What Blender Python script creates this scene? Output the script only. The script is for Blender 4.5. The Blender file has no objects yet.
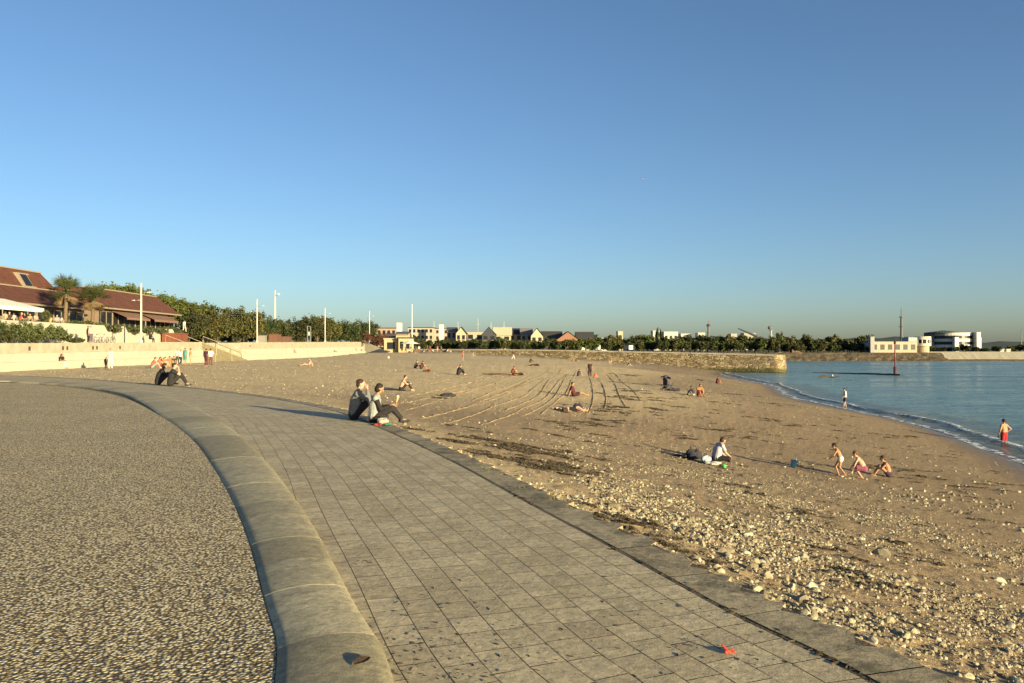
import bpy, math, random
import numpy as np
from mathutils import Vector, Matrix
from mathutils.geometry import tessellate_polygon
R = math.radians
random.seed(7); rng = np.random.default_rng(7)
SC = bpy.context.scene
C = SC.collection

# ------------------------------------------------------------------ camera, sky, sun, exposure
F = 780.0; HOR = 348.0; CZ = 1.7
PITCH = math.atan((HOR - 341.5) / F)
cam_d = bpy.data.cameras.new('camera'); cam = bpy.data.objects.new('camera', cam_d); C.objects.link(cam)
cam.location = (0, 0, CZ); cam.rotation_euler = (math.pi/2 + PITCH, 0, 0)
cam_d.sensor_width = 36; cam_d.lens = 36 * F / 1024; cam_d.clip_start = 0.1; cam_d.clip_end = 30000
SC.camera = cam
SUN_EL = 9.0
SUN_AZ = math.atan2(0.68, -0.73)          # clockwise from +Y
w = bpy.data.worlds.new('World'); SC.world = w; w.use_nodes = True
nt = w.node_tree; nt.nodes.clear()
sky = nt.nodes.new('ShaderNodeTexSky'); sky.sky_type = 'NISHITA'; sky.sun_disc = False
sky.sun_elevation = R(SUN_EL); sky.sun_rotation = SUN_AZ
sky.air_density = 0.85; sky.dust_density = 1.05; sky.ozone_density = 2.9; sky.altitude = 10
bg = nt.nodes.new('ShaderNodeBackground'); bg.inputs[1].default_value = 0.072
ow = nt.nodes.new('ShaderNodeOutputWorld')
nt.links.new(sky.outputs[0], bg.inputs[0]); nt.links.new(bg.outputs[0], ow.inputs[0])
sd = bpy.data.lights.new('sun', 'SUN'); sun = bpy.data.objects.new('sun', sd); C.objects.link(sun)
sd.energy = 5.0; sd.angle = R(0.5); sd.color = (1.0, 0.83, 0.47)
ce = math.cos(R(SUN_EL))
sdir = Vector((math.sin(SUN_AZ)*ce, math.cos(SUN_AZ)*ce, math.sin(R(SUN_EL))))
sun.rotation_euler = sdir.to_track_quat('Z', 'Y').to_euler(); sun.location = (60, -60, 40)
vs = SC.view_settings; vs.view_transform = 'Standard'; vs.look = 'None'; vs.gamma = 1; vs.exposure = 1.4
vs.use_curve_mapping = False
SC.cycles.use_denoising = True
SC.cycles.max_bounces = 6; SC.cycles.transparent_max_bounces = 6

# ------------------------------------------------------------------ helpers
def link(o): C.objects.link(o); return o
def tag(o, label=None, cat=None, group=None, kind=None):
    if label: o['label'] = label
    if cat: o['category'] = cat
    if group: o['group'] = group
    if kind: o['kind'] = kind
    return o
def empty(name, loc=(0, 0, 0), rz=0.0, label=None, cat=None, group=None):
    o = link(bpy.data.objects.new(name, None)); o.location = loc; o.rotation_euler = (0, 0, rz)
    o.empty_display_size = 0.2
    return tag(o, label, cat, group)
class MB:
    def __init__(s): s.v = []; s.f = []; s.mi = []
    def add(s, vs_, fs, mi=0):
        b = len(s.v); s.v.extend([tuple(p) for p in vs_]); s.f.extend([tuple(i + b for i in f) for f in fs]); s.mi.extend([mi]*len(fs)); return s
    def box(s, x0, x1, y0, y1, z0, z1, mi=0, rz=0, piv=None):
        v = [Vector((x, y, z)) for z in (z0, z1) for y in (y0, y1) for x in (x0, x1)]
        if rz:
            pv = Vector(piv) if piv else Vector(((x0+x1)/2, (y0+y1)/2, 0)); m = Matrix.Rotation(rz, 3, 'Z')
            v = [m @ (p - pv) + pv for p in v]
        return s.add(v, [(0,2,3,1),(4,5,7,6),(0,1,5,4),(2,6,7,3),(0,4,6,2),(1,3,7,5)], mi)
    def tube(s, pts, rad, n=8, mi=0, cap=True):
        pts = [Vector(p) for p in pts]; rad = rad if hasattr(rad, '__len__') else [rad]*len(pts)
        vs_, fs = [], []
        for i, p in enumerate(pts):
            d = (pts[min(i+1, len(pts)-1)] - pts[max(i-1, 0)]).normalized()
            up = Vector((0,0,1)) if abs(d.z) < .95 else Vector((0,1,0))
            a = d.cross(up).normalized(); b = d.cross(a).normalized()
            for k in range(n):
                t = 2*math.pi*k/n; vs_.append(p + (a*math.cos(t) + b*math.sin(t))*rad[i])
        for i in range(len(pts)-1):
            for k in range(n):
                k2 = (k+1) % n; fs.append((i*n+k, i*n+k2, (i+1)*n+k2, (i+1)*n+k))
        if cap: fs.append(tuple(reversed(range(n)))) ; fs.append(tuple((len(pts)-1)*n+k for k in range(n)))
        fs = [tuple(reversed(f)) for f in fs]
        return s.add(vs_, fs, mi)
    def ball(s, c, r, nu=10, nv=7, mi=0, rot=None):
        c = Vector(c); r = Vector(r) if hasattr(r, '__len__') else Vector((r, r, r))
        vs_, fs = [], []
        for j in range(1, nv):
            ph = math.pi*j/nv
            for i in range(nu):
                th = 2*math.pi*i/nu
                q = Vector((r.x*math.sin(ph)*math.cos(th), r.y*math.sin(ph)*math.sin(th), r.z*math.cos(ph)))
                vs_.append(c + (rot @ q if rot else q))
        q = Vector((0,0,r.z)); t = len(vs_); vs_.append(c + (rot @ q if rot else q)); vs_.append(c - (rot @ q if rot else q))
        for j in range(nv-2):
            for i in range(nu):
                i2 = (i+1) % nu; fs.append((j*nu+i, (j+1)*nu+i, (j+1)*nu+i2, j*nu+i2))
        for i in range(nu):
            i2 = (i+1) % nu; fs.append((t, i, i2)); fs.append((t+1, (nv-2)*nu+i2, (nv-2)*nu+i))
        return s.add(vs_, fs, mi)
    def cone(s, a, b, ra, rb, n=10, mi=0): return s.tube([a, b], [ra, rb], n, mi)
    def capsule(s, a, b, ra, rb=None, n=10):
        rb = ra if rb is None else rb
        s.ball(a, ra, n, 7); s.ball(b, rb, n, 7); s.cone(a, b, ra, rb, n); return s
    def prism(s, poly, y0, y1, axis='y', mi=0):
        n = len(poly)
        if axis == 'y': v = [(p[0], y0, p[1]) for p in poly] + [(p[0], y1, p[1]) for p in poly]
        elif axis == 'x': v = [(y0, p[0], p[1]) for p in poly] + [(y1, p[0], p[1]) for p in poly]
        else: v = [(p[0], p[1], y0) for p in poly] + [(p[0], p[1], y1) for p in poly]
        fs = [tuple(range(n)), tuple(reversed(range(n, 2*n)))] + [(i, n+i, n+(i+1) % n, (i+1) % n) for i in range(n)]
        return s.add(v, fs, mi)
    def mesh(s, name, mats=(), smooth=False):
        me = bpy.data.meshes.new(name); me.from_pydata(s.v, [], s.f)
        for m in (mats if isinstance(mats, (list, tuple)) else [mats]): me.materials.append(m)
        if any(s.mi): me.polygons.foreach_set('material_index', s.mi)
        if smooth: me.polygons.foreach_set('use_smooth', [True]*len(me.polygons))
        import bmesh
        bm = bmesh.new(); bm.from_mesh(me); bmesh.ops.recalc_face_normals(bm, faces=bm.faces); bm.to_mesh(me); bm.free()
        me.update(); return me
    def build(s, name, mats, parent=None, smooth=False):
        o = link(bpy.data.objects.new(name, s.mesh(name, mats, smooth)))
        if parent: o.parent = parent
        return o
def npmesh(name, V, Fq, mats, smooth=True, attr=None):
    """V (n,3), Fq (m,k) numpy -> object"""
    me = bpy.data.meshes.new(name); V = np.asarray(V, np.float32); Fq = np.asarray(Fq, np.int32)
    m, k = Fq.shape
    me.vertices.add(len(V)); me.vertices.foreach_set('co', V.ravel())
    me.loops.add(m*k); me.loops.foreach_set('vertex_index', Fq.ravel())
    me.polygons.add(m); me.polygons.foreach_set('loop_start', np.arange(0, m*k, k, dtype=np.int32))
    me.update(calc_edges=True)
    me.polygons.foreach_set('use_smooth', np.full(m, smooth))
    for mt in (mats if isinstance(mats, (list, tuple)) else [mats]): me.materials.append(mt)
    if attr is not None:
        for nm, (dom, arr) in attr.items():
            a = me.attributes.new(nm, 'FLOAT', dom); a.data.foreach_set('value', np.asarray(arr, np.float32))
    me.update(); return link(bpy.data.objects.new(name, me))
def copy_tree(o, loc=None, rz=None, scale=None, label=None, group=None, parent=None, cat=None):
    c = o.copy(); C.objects.link(c)
    if parent is not None: c.parent = parent
    if loc is not None: c.location = loc
    if rz is not None: c.rotation_euler = (0, 0, rz)
    if scale is not None: c.scale = scale if hasattr(scale, '__len__') else (scale,)*3
    if label: c['label'] = label
    if group: c['group'] = group
    if cat: c['category'] = cat
    for ch in list(KIDS.get(o.name, [])): 
        k = copy_tree(ch, parent=c); KIDS.setdefault(c.name, []).append(k)
    return c
KIDS = {}
def note_kids(root):
    for ch in root.children: KIDS.setdefault(root.name, []).append(ch); note_kids(ch)

# materials -----------------------------------------------------------------
def mat(name, col, rough=0.8, col2=None, scale=3.0, bump=0.0, bscale=None, metal=0.0, detail=4, rnd=0.0, dist=0.02, contrast=1.0, spec=0.3):
    m = bpy.data.materials.new(name); m.use_nodes = True; n = m.node_tree.nodes; l = m.node_tree.links
    p = n['Principled BSDF']; p.inputs['Roughness'].default_value = rough; p.inputs['Metallic'].default_value = metal
    p.inputs['Specular IOR Level'].default_value = spec
    p.inputs['Base Color'].default_value = (*col, 1)
    g = n.new('ShaderNodeNewGeometry'); out = None
    if col2 is not None:
        t = n.new('ShaderNodeTexNoise'); t.inputs['Scale'].default_value = scale; t.inputs['Detail'].default_value = detail
        l.new(g.outputs['Position'], t.inputs['Vector'])
        r = n.new('ShaderNodeValToRGB'); r.color_ramp.elements[0].color = (*col, 1); r.color_ramp.elements[1].color = (*col2, 1)
        r.color_ramp.elements[0].position = .5-.2/contrast; r.color_ramp.elements[1].position = .5+.2/contrast
        l.new(t.outputs['Fac'], r.inputs['Fac']); out = r.outputs['Color']
    if rnd:
        oi = n.new('ShaderNodeObjectInfo'); hv = n.new('ShaderNodeHueSaturation')
        mr = n.new('ShaderNodeMapRange'); mr.inputs['To Min'].default_value = 1-rnd; mr.inputs['To Max'].default_value = 1+rnd
        l.new(oi.outputs['Random'], mr.inputs['Value']); l.new(mr.outputs[0], hv.inputs['Value'])
        if out: l.new(out, hv.inputs['Color'])
        else: hv.inputs['Color'].default_value = (*col, 1)
        out = hv.outputs['Color']
    if out: l.new(out, p.inputs['Base Color'])
    if bump:
        t2 = n.new('ShaderNodeTexNoise'); t2.inputs['Scale'].default_value = bscale or scale*4; t2.inputs['Detail'].default_value = 5
        l.new(g.outputs['Position'], t2.inputs['Vector'])
        b = n.new('ShaderNodeBump'); b.inputs['Strength'].default_value = bump; b.inputs['Distance'].default_value = dist
        l.new(t2.outputs['Fac'], b.inputs['Height']); l.new(b.outputs[0], p.inputs['Normal'])
    return m
class NT:
    """tiny node helper"""
    def __init__(s, name):
        s.m = bpy.data.materials.new(name); s.m.use_nodes = True; s.n = s.m.node_tree.nodes; s.l = s.m.node_tree.links
        s.p = s.n['Principled BSDF']; s.p.inputs['Specular IOR Level'].default_value = .3
        s.pos = s.n.new('ShaderNodeNewGeometry').outputs['Position']
    def noise(s, sc, det=4, rough=.5, vec=None, dist=0):
        t = s.n.new('ShaderNodeTexNoise'); t.inputs['Scale'].default_value = sc; t.inputs['Detail'].default_value = det
        t.inputs['Roughness'].default_value = rough; t.inputs['Distortion'].default_value = dist
        s.l.new(vec or s.pos, t.inputs['Vector']); return t.outputs['Fac']
    def vor(s, sc, feat='F1', out='Distance', rnd=1.0, vec=None):
        t = s.n.new('ShaderNodeTexVoronoi'); t.feature = feat; t.inputs['Scale'].default_value = sc
        t.inputs['Randomness'].default_value = rnd
        s.l.new(vec or s.pos, t.inputs['Vector']); return t.outputs[out]
    def ramp(s, fac, stops, interp='LINEAR'):
        r = s.n.new('ShaderNodeValToRGB'); r.color_ramp.interpolation = interp; e = r.color_ramp.elements
        while len(e) < len(stops): e.new(.5)
        for q, (p_, c_) in zip(e, stops): q.position = p_; q.color = (*c_, 1) if len(c_) == 3 else c_
        s.l.new(fac, r.inputs['Fac']); return r.outputs['Color']
    def mix(s, a, b, fac, mode='MIX'):
        x = s.n.new('ShaderNodeMix'); x.data_type = 'RGBA'; x.blend_type = mode
        for sock, v in ((x.inputs[6], a), (x.inputs[7], b), (x.inputs[0], fac)):
            if isinstance(v, (int, float)): sock.default_value = v
            elif isinstance(v, tuple): sock.default_value = (*v, 1)
            else: s.l.new(v, sock)
        return x.outputs[2]
    def math(s, op, a, b=0.0, clamp=False):
        x = s.n.new('ShaderNodeMath'); x.operation = op; x.use_clamp = clamp
        for i, v in enumerate((a, b)):
            if isinstance(v, (int, float)): x.inputs[i].default_value = v
            else: s.l.new(v, x.inputs[i])
        return x.outputs[0]
    def mrange(s, v, a, b, c=0, d=1):
        x = s.n.new('ShaderNodeMapRange'); x.inputs[1].default_value = a; x.inputs[2].default_value = b
        x.inputs[3].default_value = c; x.inputs[4].default_value = d; s.l.new(v, x.inputs[0]); return x.outputs[0]
    def attr(s, nm): a = s.n.new('ShaderNodeAttribute'); a.attribute_name = nm; return a.outputs['Fac']
    def sep(s, i): x = s.n.new('ShaderNodeSeparateXYZ'); s.l.new(s.pos, x.inputs[0]); return x.outputs[i]
    def bump(s, h, strength=1, dist=.02, prev=None):
        b = s.n.new('ShaderNodeBump'); b.inputs['Strength'].default_value = strength; b.inputs['Distance'].default_value = dist
        s.l.new(h, b.inputs['Height'])
        if prev: s.l.new(prev, b.inputs['Normal'])
        return b.outputs[0]
    def done(s, col, rough=.8, normal=None):
        if isinstance(col, tuple): s.p.inputs['Base Color'].default_value = (*col, 1)
        else: s.l.new(col, s.p.inputs['Base Color'])
        if isinstance(rough, (int, float)): s.p.inputs['Roughness'].default_value = rough
        else: s.l.new(rough, s.p.inputs['Roughness'])
        if normal: s.l.new(normal, s.p.inputs['Normal'])
        return s.m

# image <-> world
cp, sp = math.cos(PITCH), math.sin(PITCH)
def ray(px, py):
    u = (px - 512)/F; v = (341.5 - py)/F
    return np.array([u, cp - v*sp, sp + v*cp])
def P(px, py, z=0.0):
    d = ray(px, py); t = (z - CZ)/d[2]; return Vector((d[0]*t, d[1]*t, z))
def D(px, dist, z=0.0):
    """ground point at depth dist under pixel column px"""
    return Vector(((px-512)/F*dist, dist, z))
def Z(py, dist): return CZ + (HOR - py)/F*dist
def smooth_poly(pts, step):
    pts = [Vector(p) for p in pts]; out = []
    q = [pts[0]*2 - pts[1]] + pts + [pts[-1]*2 - pts[-2]]
    for i in range(1, len(q)-2):
        n = max(2, int((q[i+1]-q[i]).length/(step/6)))
        for k in range(n):
            t = k/n; a, b, c, d = q[i-1], q[i], q[i+1], q[i+2]
            out.append(.5*((2*b) + (c-a)*t + (2*a-5*b+4*c-d)*t*t + (3*b-a-3*c+d)*t**3))
    out.append(pts[-1])
    for _ in range(40):   # relax ripples
        out = [out[0]] + [(out[i-1]+out[i]*2+out[i+1])/4 for i in range(1, len(out)-1)] + [out[-1]]
    res = [out[0]]; acc = 0
    for i in range(1, len(out)):
        seg = (out[i]-out[i-1]).length; 
        while acc + seg >= step:
            t = (step-acc)/seg; pnt = out[i-1].lerp(out[i], t); res.append(pnt); out[i-1] = pnt; seg = (out[i]-pnt).length; acc = 0
        acc += seg
    return res
_VN = {}
def val_noise(x, y, sc, seed=0):
    """smooth value noise, numpy"""
    if seed not in _VN: _VN[seed] = np.random.default_rng(seed).random((256, 256))
    r = _VN[seed]; x = x/sc; y = y/sc
    xi = np.floor(x).astype(int); yi = np.floor(y).astype(int); fx = x-xi; fy = y-yi
    fx = fx*fx*(3-2*fx); fy = fy*fy*(3-2*fy); g = lambda a, b: r[a & 255, b & 255]
    return (g(xi, yi)*(1-fx)+g(xi+1, yi)*fx)*(1-fy)+(g(xi, yi+1)*(1-fx)+g(xi+1, yi+1)*fx)*fy - .5

# ------------------------------------------------------------------ plan curves of the promenade
ZP = -0.06
O_pts = [Vector((3.9,-7,ZP)), Vector((3.5,-3,ZP)), Vector((3.0,.5,ZP))] + [P(a,b,ZP) for a,b in
    [(955,683),(800,615),(660,547),(560,500),(490,466),(440,444),(405,430),(370,417),(340,408.5),(285,398.5),(230,391.5),(190,387),(150,384),(125,381.8),(95,379.3),(45,376.8),(0,375.6)]]
O_pts += [O_pts[-1] + Vector((-14,2.5,0))]
K_pts = [Vector((.55,-7,0)), Vector((.4,-3,0)), Vector((.15,0.5,0))] + [P(a,b,0) for a,b in
    [(397,683),(355,600),(305,510),(262,455),(228,425),(190,404),(150,391),(100,384.6),(50,381.3),(0,379.6)]]
K_pts += [K_pts[-1] + Vector((-14,2,0))]
L_pts = [Vector((-.15,-7,0)), Vector((-.3,-3,0)), Vector((-.5,0.5,0))] + [P(a,b,0) for a,b in
    [(274,683),(264,600),(241,520),(215,470),(190,437),(160,415.5),(125,398),(85,389),(40,384.6),(0,382.8)]]
L_pts += [L_pts[-1] + Vector((-14,1.6,0))]
Oc = smooth_poly(O_pts, .34); Kc = smooth_poly(K_pts, .25); Lc = smooth_poly(L_pts, .25)
Oa = np.array([(p.x, p.y) for p in Oc])
def sdist(X, Y, A=Oa):
    """signed distance to a polyline, + on its right (beach side)"""
    X = np.asarray(X, float); Y = np.asarray(Y, float)
    if X.size == 1:
        px_, py_ = float(X.ravel()[0]), float(Y.ravel()[0]); a0 = A[:-1]; dd = A[1:]-A[:-1]
        vx = px_-a0[:,0]; vy = py_-a0[:,1]; t = np.clip((vx*dd[:,0]+vy*dd[:,1])/(dd**2).sum(1), 0, 1); d2 = (vx-t*dd[:,0])**2+(vy-t*dd[:,1])**2
        i = int(np.argmin(d2)); cr = vx[i]*dd[i,1]-vy[i]*dd[i,0]; return np.array([math.sqrt(d2[i])*(1 if cr >= 0 else -1)])
    best = np.full(X.shape, 1e9); sg = np.ones(X.shape)
    for i in range(len(A)-1):
        ax, ay = A[i]; dx, dy = A[i+1]-A[i]; L2 = dx*dx+dy*dy
        t = np.clip(((X-ax)*dx+(Y-ay)*dy)/L2, 0, 1); qx = X-ax-t*dx; qy = Y-ay-t*dy; d2 = qx*qx+qy*qy
        m = d2 < best; best = np.where(m, d2, best); cr = (X-ax)*dy-(Y-ay)*dx; sg = np.where(m, np.sign(cr+1e-12), sg)
    return np.sqrt(best)*sg
# pier line
PA = Vector((54.0,160.5,0)); PB = Vector((-26,204.8,0)); pdir = (PB-PA).normalized(); pnor = Vector((pdir.y*-1, pdir.x, 0))
if pnor.y > 0: pnor = -pnor         # towards the camera
# ------------------------------------------------------------------ beach height field (thin plate)
ZW = -3.4
ctl = [(13,-6,ZW),(14,2,ZW),(15.5,10,ZW),(17.5,18,ZW),(19.8,26,ZW),(22.3,34,ZW),(24.8,43,ZW),(27.6,64,ZW),(31,90,ZW),(36.3,124,ZW),(43.5,162,ZW),
       (30,5,-4.6),(34,26,-4.8),(38,43,-4.8),(42,70,-4.8),(47,100,-4.7),(55,140,-4.5),(60,30,-6),(70,80,-6),(90,5,-6.5),(85,150,-6),
       (11.8,26.4,-2.72),(6.95,26.7,-2.2),(-6.2,43.6,-.75),(3.8,47.8,-1.3),(8.8,88,-1.55),(13,55,-1.75),(13.5,66,-1.85),(24.9,95,-2.6),(16,110,-1.25),
       (-4.6,66,-.6),(0.2,165,-.5),(20.2,178,-1.3),(30.7,172.5,-1.55),(36.6,169.5,-2.0),(-3,191,.4),(-24,202,.6),(-36,215,.4),(-20,225,.5),
       (-38,30,-.1),(-38,60,-.1),(-38,78,-.1),(-38,100,-.12),(-38,120,-.12),(-38,170,-.05),(-60,60,-.1),(-60,170,0),(-20,60,-.15),(-20,90,-.2),(-12,130,-.3),
       (-25,45,-.1)]
for i in range(0, len(Oc), 14):
    p = Oc[i]; ctl.append((p.x+.2, p.y, -.30 if p.y < 10 else (-.22 if p.y < 24 else (-.14 if p.y < 33 else -.09))))
ctl = np.array(ctl, float)
def tps(r2): return np.where(r2 > 0, .5*r2*np.log(r2+1e-12), 0)
def fit(c, lam=2.0):
    n = len(c); d2 = ((c[:,None,:2]-c[None,:,:2])**2).sum(-1); A = np.zeros((n+3,n+3)); A[:n,:n] = tps(d2)+lam*np.eye(n)
    A[:n,n] = 1; A[:n,n+1:] = c[:,:2]; A[n,:n] = 1; A[n+1:,:n] = c[:,:2].T
    return np.linalg.solve(A, np.r_[c[:,2], 0,0,0])
Wt = fit(ctl)
def hz_exact(X, Y):
    z = Wt[-3]+Wt[-2]*X+Wt[-1]*Y
    for (cx, cy, _), wv in zip(ctl, Wt): z = z + wv*tps((X-cx)**2+(Y-cy)**2)
    return z
HX0, HY0, HS = -80.0, -16.0, .5
_gx, _gy = np.meshgrid(np.arange(HX0, 230, HS), np.arange(HY0, 262, HS)); HG = hz_exact(_gx, _gy)
def hz(X, Y):
    X = np.clip((np.asarray(X, float)-HX0)/HS, 0, HG.shape[1]-1.001); Y = np.clip((np.asarray(Y, float)-HY0)/HS, 0, HG.shape[0]-1.001)
    i = X.astype(int); j = Y.astype(int); fx = X-i; fy = Y-j
    return (HG[j, i]*(1-fx)+HG[j, i+1]*fx)*(1-fy)+(HG[j+1, i]*(1-fx)+HG[j+1, i+1]*fx)*fy
def G(px, py, off=0.0):
    d = ray(px, py); t = np.concatenate([np.linspace(2, 60, 1500), np.linspace(60, 400, 3000)])
    X, Y, ZZ = d[0]*t, d[1]*t, CZ+d[2]*t; g = ZZ-hz(X, Y); i = np.argmax(g < 0) if (g < 0).any() else len(t)-1
    return Vector((X[i], Y[i], float(hz(X[i], Y[i]))+off))

# ------------------------------------------------------------------ ground materials
def m_sand():
    a = NT('sand'); z = a.sep(2)
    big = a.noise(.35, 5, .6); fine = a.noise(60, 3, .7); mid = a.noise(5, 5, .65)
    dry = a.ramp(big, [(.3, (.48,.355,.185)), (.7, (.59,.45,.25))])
    dry = a.mix(dry, (.25,.17,.09), a.mrange(mid, .52, .70, 0, .6))  # dark specks: weed bits, with footprint shade put into the colour
    damp = a.ramp(big, [(.3, (.245,.170,.092)), (.7, (.31,.22,.122))])
    k = a.math('ADD', z, a.math('MULTIPLY', a.math('SUBTRACT', big, .5), .8))
    col = a.mix(dry, damp, a.math('ADD', a.attr('damp'), a.math('MULTIPLY', a.math('SUBTRACT', mid, .5), .5), True))
    wet = a.mrange(a.math('ADD', z, a.math('MULTIPLY', mid, .12)), -3.36, -3.1)
    col = a.mix((.13,.095,.065), col, wet)
    col = a.mix(col, a.ramp(fine, [(.3, (.6,.6,.6)), (.7, (1.3,1.3,1.3))]), .45, 'MULTIPLY')
    # grit specks
    v = a.vor(38); vc = a.vor(38, out='Color')
    bwc = a.n.new('ShaderNodeRGBToBW'); a.l.new(vc, bwc.inputs[0])
    speck = a.math('MULTIPLY', a.math('LESS_THAN', v, .3), a.math('GREATER_THAN', bwc.outputs[0], .66))
    col = a.mix(col, (.62,.55,.44), a.math('MULTIPLY', speck, a.mrange(k, -3, -1.5, .25, .8)))
    h = a.math('ADD', a.math('MULTIPLY', a.noise(7, 7, .75), 1.6), a.math('MULTIPLY', speck, .2))
    b = a.bump(h, .8, .05); b = a.bump(a.noise(45, 4, .7), .5, .012, a.bump(a.noise(2.6, 6, .7), .7, .14, b))
    rough = a.mrange(a.math('ADD', z, 0), -3.38, -3.2, .25, .9)
    return a.done(col, rough, b)
def m_aggregate():
    a = NT('exposed_aggregate'); 
    vd = a.vor(42); vc = a.vor(42, out='Color'); bw = a.n.new('ShaderNodeRGBToBW'); a.l.new(vc, bw.inputs[0])
    col = a.ramp(bw.outputs[0], [(.15, (.30,.23,.12)), (.4, (.50,.41,.235)), (.6, (.64,.535,.325)), (.8, (.76,.66,.43))])
    gap = a.mrange(vd, .38, .62); col = a.mix(col, (.13,.095,.05), gap)
    col = a.mix(col, a.ramp(a.noise(.5, 4, .6), [(.3, (.88,.88,.88)), (.7, (1.1,1.08,1.05))]), 1.0, 'MULTIPLY')
    hgt = a.math('SUBTRACT', 1.0, a.math('POWER', a.math('MULTIPLY', vd, 1.3), 2.0))
    b = a.bump(hgt, 1.0, .011); b = a.bump(a.noise(8, 4), .3, .02, b)
    return a.done(col, .75, b)
def m_paver(nm, c0, c1, dirt, stain_sc=1.2, moss=0.0):
    a = NT(nm); r = a.attr('tone')
    col = a.ramp(r, [(0, c0), (1, c1)])
    col = a.mix(col, a.ramp(a.noise(14, 6, .7), [(.3, (.62,.62,.62)), (.7, (1.3,1.27,1.2))]), 1.0, 'MULTIPLY')
    col = a.mix(col, dirt, a.mrange(a.noise(stain_sc, 6, .7), .5, .72, 0, .75))
    spk = a.noise(55, 3, .8); col = a.mix(col, (.07,.055,.04), a.mrange(spk, .62, .7, 0, .8))
    col = a.mix(col, (.55,.48,.38), a.mrange(a.noise(70, 2, .5), .7, .74, 0, .8))
    if moss: col = a.mix(col, (.09,.075,.045), a.mrange(a.noise(2.2, 8, .8), .48, .60, 0, moss))
    b = a.bump(a.noise(30, 6, .75), .7, .012); b = a.bump(a.noise(4, 4), .4, .03, b)
    return a.done(col, .8, b)
M = {}
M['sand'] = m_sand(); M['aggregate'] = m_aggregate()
M['paver'] = m_paver('paver', (.40,.33,.21), (.50,.42,.275), (.30,.235,.14))
M['edge'] = m_paver('edge_stone', (.29,.235,.145), (.39,.325,.21), (.12,.10,.065), 1.6, .8)
M['kerb'] = m_paver('kerb_stone', (.27,.235,.15), (.42,.37,.245), (.21,.175,.105), 3.0)
M['joint'] = mat('joint_dirt', (.07,.055,.035), .95, (.13,.10,.065), 6, .6, 60)
M['wallcream'] = mat('cream_concrete', (.35,.32,.255), .85, (.40,.37,.30), .8, .3, 6)
M['wallcream2'] = mat('cream_concrete_stained', (.27,.24,.175), .85, (.36,.325,.25), 1.6, .5, 5)
M['conc'] = mat('promenade_concrete', (.36,.31,.24), .9, (.45,.39,.30), .6)
M['soil'] = mat('soil_and_grass', (.04,.042,.018), .95, (.075,.065,.035), .05, 0)
M['rubble'] = mat('rubble_bank', (.045,.036,.022), .95, (.11,.085,.055), .7, 1, 1.5, dist=.4)

# ------------------------------------------------------------------ ground geometry
def polar(a0, a1, na, d0, d1, nd):
    th = np.linspace(R(a0), R(a1), na); q = np.linspace(1/d0, 1/d1, nd); d = 1/q
    T, Dd = np.meshgrid(th, d); X = np.tan(T)*Dd if max(abs(a0), abs(a1)) < 70 else np.sin(T)*Dd; Y = Dd if max(abs(a0), abs(a1)) < 70 else np.cos(T)*Dd
    idx = np.arange(na*nd).reshape(nd, na)
    Fq = np.stack([idx[:-1,:-1], idx[:-1,1:], idx[1:,1:], idx[1:,:-1]], -1).reshape(-1, 4)
    return X.ravel(), Y.ravel(), Fq
X, Y, Fq = polar(-56, 56, 900, 2.2, 248, 900)
m_ = (Y < 56) & (X < 12); s = np.full(X.shape, 50.0); s[m_] = sdist(X[m_], Y[m_], Oa[::2]); base = hz(X, Y)
# walked-over, raked sand: dimples, footprints, ripples
amp = np.clip((base+3.35)/1.3, 0.03, 1)
def dimples(X, Y):
    nr = np.clip(40/np.maximum(Y, 1), 0, 1)
    return (val_noise(X, Y, .42, 1)*(.07-.05*nr) + val_noise(X, Y, .19, 2)*.028*nr + val_noise(X, Y, .1, 5)*.022*nr*nr + val_noise(X, Y, 1.3, 3)*.03
            + val_noise(X, Y, 5, 4)*.06 + val_noise(X, Y, .8, 6)*.07*(1-nr)*np.clip((130-Y)/60, 0, 1))
def hs(X, Y):
    """the walked-over sand surface itself"""
    X = np.asarray(X, float); Y = np.asarray(Y, float); b_ = hz(X, Y); return b_ + dimples(X, Y)*np.clip((b_+3.35)/1.3, .03, 1)
dim = dimples(X, Y)
zz = base + dim*amp
zz = np.where(s < .05, np.minimum(zz, -.5), zz)
zz = np.where((s >= .05) & (s < .8), np.minimum(zz, ZP-.05 + (base-ZP+.03)*0 + dim*.4), zz)
pd = (X-PA.x)*pnor.x + (Y-PA.y)*pnor.y                # + towards the camera
zz = np.where((pd < -2.5) & (X > -27), -6.0, zz)
zz = np.where(X < -41, -1.0, zz)
wn = np.clip((48-Y)/14, 0, 1); dmp = wn*np.clip((-base-.15)/.5, 0, 1)+(1-wn)*np.clip((-base-1.35)/.9, 0, 1)
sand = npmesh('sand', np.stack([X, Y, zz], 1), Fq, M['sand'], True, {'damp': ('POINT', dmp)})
tag(sand, kind='structure')
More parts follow.
